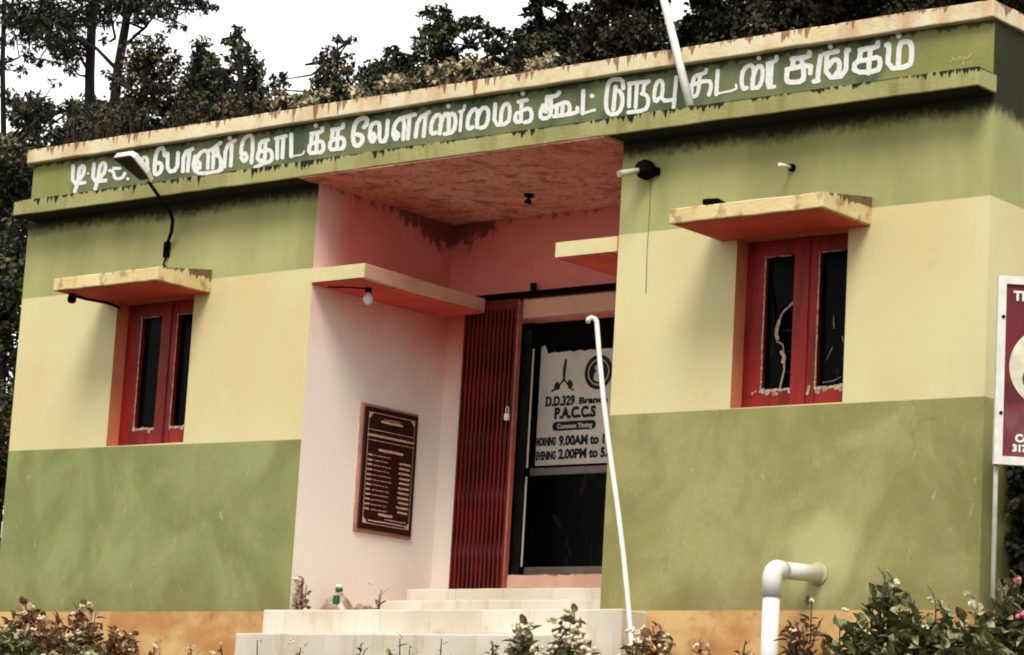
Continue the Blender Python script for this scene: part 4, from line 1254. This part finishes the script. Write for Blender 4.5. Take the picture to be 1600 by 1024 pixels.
tree('dense_tree', 'tall dense dark tree touching the top of the picture right of the layered tree', 9.0,
     [[(850, 140, .10), (846, 70, .08), (840, 0, .05)], [(846, 60, .04), (880, 20, .025)]],
     [(838, 5, 14), (860, 2, 12), (832, 26, 12), (875, 10, 9), (845, 48, 24), (818, 62, 18), (868, 50, 20), (890, 34, 16), (905, 20, 12), (840, 80, 30), (880, 78, 30), (812, 92, 20), (860, 105, 30), (815, 115, 22), (905, 60, 20), (915, 90, 26)], 'dark', 105, .14, .055, .25)
tree('dense_tree', 'broad brown tinged dark tree left of the white pole', 8.2,
     [[(960, 120, .10), (962, 60, .08), (965, 0, .05)], [(962, 60, .04), (1010, 20, .025)]],
     [(930, 20, 22), (960, 8, 24), (990, 0, 26), (1015, 15, 24), (940, 50, 28), (975, 45, 30), (1010, 50, 28), (930, 85, 28), (970, 85, 30), (1010, 85, 26), (1030, 40, 14), (945, 110, 20), (900, 105, 22)], 'brown', 105, .14, .055, .25)
tree('dense_tree', 'dark tree with a loose open top just right of the white pole', 9.4,
     [[(1100, 100, .10), (1102, 50, .08), (1104, -20, .05)], [(1102, 50, .03), (1075, 25, .02)]],
     [(1098, 4, 18), (1122, 10, 20), (1085, 8, 8), (1105, 35, 20), (1080, 62, 20), (1062, 78, 16), (1130, 40, 26), (1100, 65, 26), (1150, 15, 26), (1150, 60, 28), (1120, 80, 26), (1075, 90, 18)], 'dark', 95, .14, .055, .25)
tree('dense_tree', 'very dark broad tree behind the right half of the painted sign', 8.0,
     [[(1230, 80, .11), (1232, 30, .09), (1236, -40, .06)]],
     [(1180, 0, 32), (1220, -5, 34), (1260, 0, 34), (1190, 40, 32), (1230, 40, 34), (1270, 35, 32), (1200, 75, 28), (1250, 70, 28), (1170, 70, 26), (1290, -10, 30)], 'brown', 110, .14, .055, .25)
tree('dense_tree', 'very dark tree behind the right end of the coping', 9.0,
     [[(1370, 60, .11), (1374, 10, .09), (1380, -60, .06)]],
     [(1310, 5, 34), (1350, -5, 34), (1390, 0, 34), (1430, -8, 34), (1320, 45, 30), (1360, 40, 32), (1410, 35, 32), (1460, -5, 34), (1450, 25, 30), (1490, 5, 32)], 'dark', 110, .14, .055, .25)
tree('dense_tree', 'dark tree behind the right corner of the parapet', 8.4,
     [[(1560, 60, .10), (1562, 10, .08), (1566, -60, .05)]],
     [(1520, 0, 32), (1550, -10, 34), (1590, -5, 34), (1580, 30, 32), (1610, 20, 34), (1540, 25, 28), (1600, 60, 30), (1630, 0, 34)], 'brown', 110, .14, .055, .25)
# farther trees that close the gaps low down behind the roof
for lab, x0, x1, yt in (('far dark tree low behind the coping under the gum trunks', 20, 210, 170), ('far dark tree low behind the coping below the stepped tree', 230, 430, 165),
                        ('far dark tree seen low below the brown bushy tree', 430, 600, 158), ('far dark tree filling low gaps below the layered tree', 600, 800, 118),
                        ('far dark tree filling gaps below the dense trees left of the white pole', 800, 1010, 62), ('far dark tree filling gaps right of the white pole', 1060, 1300, 42),
                        ('far dark tree filling gaps above the right end of the roof', 1300, 1620, 10)):
    xm = (x0 + x1) / 2
    tree('far_tree', lab, 12.5, [[(xm, yt + 90, .12), (xm, yt + 40, .10), (xm, yt, .05)]], scatter(rg, x0, x1, yt, yt + 70, 16, 26, 40), 'dark', 55, .17, .07, .25, .8)
# bank of shrubs beyond the left end wall
tree('hedge_shrub', 'dark shrub growing beyond the left end of the building', 2.2, [[(0, 760, .05), (5, 500, .04), (0, 300, .03)]],
     scatter(rg, -40, 45, 250, 560, 22, 26, 46) + scatter(rg, -10, 52, 225, 330, 14, 22, 36) + scatter(rg, -30, 38, 560, 760, 14, 24, 40), 'dark', 80, .12, .05, .3, .5, 'shrubs at the left end')
tree('hedge_shrub', 'brown leaved shrub in front of the dark one at the left end wall', 1.2, [[(-30, 960, .05), (-20, 800, .04), (-15, 650, .03)]],
     scatter(rg, -60, 2, 640, 940, 30, 24, 40), 'brown', 80, .11, .05, .3, .4, 'shrubs at the left end')


tree('hedge_shrub', 'dense dark shrub against the side wall behind the name board post', .42, [[(1640, 1000, .05), (1630, 880, .04), (1615, 780, .03)]],
     scatter(rg, 1578, 1680, 715, 960, 34, 18, 30), 'dark', 80, .12, .055, .2, .15, 'shrubs at the walls')


def roof_plant(label, pxs, leaf, nb, r0, r1, name='roof_plant', per=260, ln=.05, wd=.028):
    rng = np.random.RandomState(int(pxs[0][0]))
    yy = 0.35
    blobs, st = [], []
    mb = MB()
    b0 = pix(pxs[0][0], pxs[0][1], 1, yy)
    t = empty(name, tuple(b0), label, 'plant', 'plants growing on the roof edge')
    for (a, b) in pxs:
        for _ in range(nb):
            aa, bb = a + rng.normal() * 16, b - abs(rng.normal()) * 10
            c = pix(aa, bb, 1, yy + rng.rand() * .3)
            blobs.append((c, r0 + (r1 - r0) * rng.rand()))
            f_ = Vector((c[0] + rng.normal() * .03, yy + .1, 3.25))
            mb.tube([f_, (f_ + Vector(c)) / 2 + Vector((rng.normal() * .03, 0, 0)), Vector(c)], [.007, .005, .003], 5)
    mb.build('stem', BARK2, t)
    leaves_obj('foliage', LM[leaf], crown_leaves(rng, blobs, per, ln, wd, .1, .06), t)


roof_plant('dry pale leaved creeper on the roof edge below the brown bushy tree', [(440, 172), (470, 168), (500, 168), (530, 164)], 'pale', 5, .04, .09)
roof_plant('cream leaved creeper on the roof edge below the layered tree', [(570, 158), (600, 146), (630, 140), (660, 138), (690, 132), (720, 126), (748, 122)], 'pale', 6, .04, .10)
roof_plant('low brown weeds along the roof edge near the street lamp', [(110, 205), (150, 200), (200, 192), (250, 190), (300, 186), (350, 184), (395, 178)], 'brown', 4, .08, .16, 'roof_weed', 110)
roof_plant('dry brown runners spilling along the coping under the brown bushy tree', [(410, 178), (440, 176), (475, 172), (510, 170), (545, 166)], 'brown', 4, .04, .09, 'roof_weed', 200, .06, .03)
roof_plant('dry brown runners spilling along the coping under the layered tree', [(600, 152), (640, 146), (680, 142), (720, 134), (760, 128), (790, 124)], 'brown', 4, .04, .08, 'roof_weed', 200, .06, .03)
roof_plant('tiny pale weed on the coping under the tall dense tree', [(835, 112), (846, 110)], 'pale', 2, .03, .06, 'roof_weed', 300, .05, .025)


def shrub(name, label, px, py_top, y, hw, nst, leaf, nl, ln, wd, flowers=0, fl=None, group='shrubs in front of the building', seed=0, fsize=.022, spreadtop=1.0):
    """stems from the ground with pairs of leaves, tallest in the middle"""
    rng = np.random.RandomState(seed + 31)
    topc = pix(px, py_top, 1, y)
    gz = ground_z(topc[0], y)
    t = empty(name, (topc[0], y, gz), label, 'plant', group)
    mb = MB(); cen, axs = [], []
    fpts = []
    H = topc[2] - gz
    for i in range(nst):
        u = (rng.rand() - .5) * 2; w = (rng.rand() - .5) * 2
        h = H * (1 - .45 * abs(u) ** 1.5) * (.72 + .28 * rng.rand()) if i else H
        if i == 0: u = w = 0
        foot = Vector((topc[0] + u * hw * .5, y + w * hw * .3, gz - .05))
        tip = Vector((topc[0] + u * hw * spreadtop, y + w * hw * .5, gz + h))
        mid = (foot + tip) / 2 + Vector((rng.normal() * .04, rng.normal() * .04, .03))
        P = []
        for k in range(9):
            s = k / 8
            P.append(foot * (1 - s) ** 2 + mid * 2 * s * (1 - s) + tip * s ** 2)
        mb.tube(P, [.008 - .0006 * k for k in range(9)], 5)
        for j in range(nl):
            s = .25 + .75 * (j + rng.rand() * .6) / nl
            s = min(s, 1)
            p = foot * (1 - s) ** 2 + mid * 2 * s * (1 - s) + tip * s ** 2
            an = j * 2.4 + rng.rand()
            cen.append(p + Vector((rng.normal() * .012, rng.normal() * .012, rng.normal() * .01))); axs.append((math.cos(an), math.sin(an), .35 + rng.normal() * .35 + (1.0 if s > .93 else 0)))
        fpts.append(tip)
    mb.build('stem', BARK2, t)
    cen = np.array([tuple(c) for c in cen]); axs = unit(np.array(axs))
    nr = unit(rng.normal(size=cen.shape) * .35 + np.array([0, 0, 1.0]))
    V = leaf_arrays(rng, cen, nr, axs, ln * (.6 + .7 * rng.rand(len(cen))), wd * (.6 + .7 * rng.rand(len(cen))))
    leaves_obj('foliage', LM[leaf], V, t)
    for i in range(flowers):
        tp = fpts[i % len(fpts)] + Vector((rng.normal() * .03, rng.normal() * .03 - .03, rng.normal() * .035))
        mb = MB()
        for k in range(9):
            o_ = Vector((rng.normal(), rng.normal(), rng.normal() * .6)) * fsize * .45
            mb.lathe([(0, -.3 * fsize), (fsize * .42, -.1 * fsize), (fsize * .42, .12 * fsize), (0, .3 * fsize)], tp + o_, (rng.normal(), rng.normal() - .6, 1), 6)
        mb.build('flower', fl or PETAL, t)
    return t


shrub('flowering_shrub', 'rusty leaved shrub with pale blossoms in the lower left corner', 40, 946, -1.3, .24, 36, 'rust', 29, 0.076, 0.043, 8, None, seed=1)
shrub('flowering_shrub', 'rust and green shrub with the tall reddish tip below the first window', 130, 946, -1.15, .20, 30, 'rust', 29, 0.076, 0.043, 7, None, seed=2)
shrub('leafy_shrub', 'dark green shrub at the foot of the lower left corner', 20, 985, -1.6, .28, 30, 'shrub', 27, 0.071, 0.041, 6, None, seed=3)
shrub('leafy_shrub', 'low bush with pale buds left of the lowest step', 185, 985, -1.25, .22, 30, 'rust', 27, 0.063, 0.036, 6, None, seed=4)
shrub('small_weed', 'thin dry weed in front of the left end of the lowest step', 402, 1000, -1.2, .09, 4, 'rust', 7, .05, .018, 0, None, 'weeds in front of the steps', seed=5)
shrub('small_weed', 'small weed below the plaque in front of the lowest step', 565, 1006, -1.15, .10, 5, 'shrub', 9, .06, .022, 0, None, 'weeds in front of the steps', seed=6)
shrub('small_weed', 'leafy weed in front of the middle of the lowest step', 625, 998, -1.15, .14, 7, 'shrub', 10, .07, .026, 0, None, 'weeds in front of the steps', seed=7)
shrub('small_weed', 'upright weed below the folding gate', 690, 998, -1.15, .09, 5, 'shrub', 9, .06, .022, 0, None, 'weeds in front of the steps', seed=8)
shrub('flowering_shrub', 'white flowered shrub in front of the steps left of the hooked pole', 822, 968, -1.1, .14, 12, 'light', 16, 0.084, 0.046, 16, PETAL, seed=9, fsize=.034)
shrub('flowering_shrub', 'white and pink flowered shrub in front of the steps nearest the hooked pole', 898, 958, -1.1, .17, 15, 'light', 19, 0.084, 0.048, 24, PETAL, seed=10, fsize=.034)
shrub('flowering_shrub', 'pale rust shrub at the foot of the hooked pole', 1020, 978, -1.0, .22, 16, 'rust', 21, 0.074, 0.044, 18, PETAL, seed=11, fsize=.03)
shrub('small_weed', 'brown tuft beside the white drain pipe', 1165, 1000, -1.05, .09, 7, 'rust', 12, .06, .028, 0, None, 'weeds in front of the steps', seed=12)
shrub('leafy_shrub', 'reddish stemmed shrub right of the drain pipe', 1268, 940, -.75, .16, 14, 'rust', 16, 0.079, 0.037, 2, None, seed=13)
shrub('leafy_shrub', 'glossy green shrub with the tall shoot against the green wall', 1398, 906, -1.0, .20, 19, 'shrub', 21, 0.105, 0.057, 2, PETAL, seed=14)
shrub('leafy_shrub', 'glossy green shrub with arching leaves between the tall shoot and the sign post', 1462, 938, -1.1, .24, 21, 'shrub', 21, 0.105, 0.057, 4, PETAL, seed=15)
shrub('leafy_shrub', 'low green shrub in front of the right wall corner', 1525, 950, -1.2, .22, 19, 'shrub', 21, 0.105, 0.055, 3, PETAL, seed=16)
shrub('leafy_shrub', 'low dark green shrub at the bottom edge under the tall shoot', 1340, 968, -1.15, .26, 19, 'shrub', 21, 0.095, 0.052, 2, PETAL, seed=17)
shrub('flowering_shrub', 'dark green shrub with pink blossoms beside the sign post', 1590, 905, -.9, .20, 19, 'shrub', 21, 0.095, 0.052, 5, PINKP, seed=18, fsize=.04)
shrub('flowering_shrub', 'rusty leaved shrub with pale blossoms between the corner shrub and the tall reddish tip', 88, 962, -1.4, .22, 26, 'rust', 24, .075, .038, 9, None, seed=40)
shrub('leafy_shrub', 'dark green low shrub at the bottom edge under the tall reddish tip', 120, 992, -1.6, .30, 24, 'shrub', 22, .07, .036, 9, PETAL, seed=41)
for k_, (lab, x_, y_, hw_) in enumerate((('low rusty weed right of the bush with pale buds', 245, 1003, .12), ('low rusty weed in front of the orange plinth halfway to the steps', 297, 1009, .12),
                                         ('low rusty weed just left of the lowest step', 345, 1008, .10), ('tiny weed in front of the lowest step under the dry weed clump', 470, 1012, .08),
                                         ('low weed in front of the steps under the door glass', 770, 1004, .10), ('rusty tuft in front of the orange plinth left of the drain pipe', 1095, 1004, .13))):
    shrub('small_weed', lab, x_, y_, -1.2, hw_, 8, 'rust' if k_ not in (3, 4) else 'light', 12, .06, .028, 2, PETAL, 'low weeds along the plinth', seed=50 + k_)
# dead weeds on the step by the bottle
shrub('dry_weed', 'dry brown weed clump in the corner of the green wall and the step', 474, 904, .04, .11, 15, 'rust', 13, .085, .04, 6, PETAL, 'dry weeds on the step', seed=20, fsize=.03)
shrub('dry_weed', 'small dead weed right of the plastic bottle', 596, 922, .18, .09, 9, 'rust', 9, .06, .026, 3, PETAL, 'dry weeds on the step', seed=21, fsize=.022)
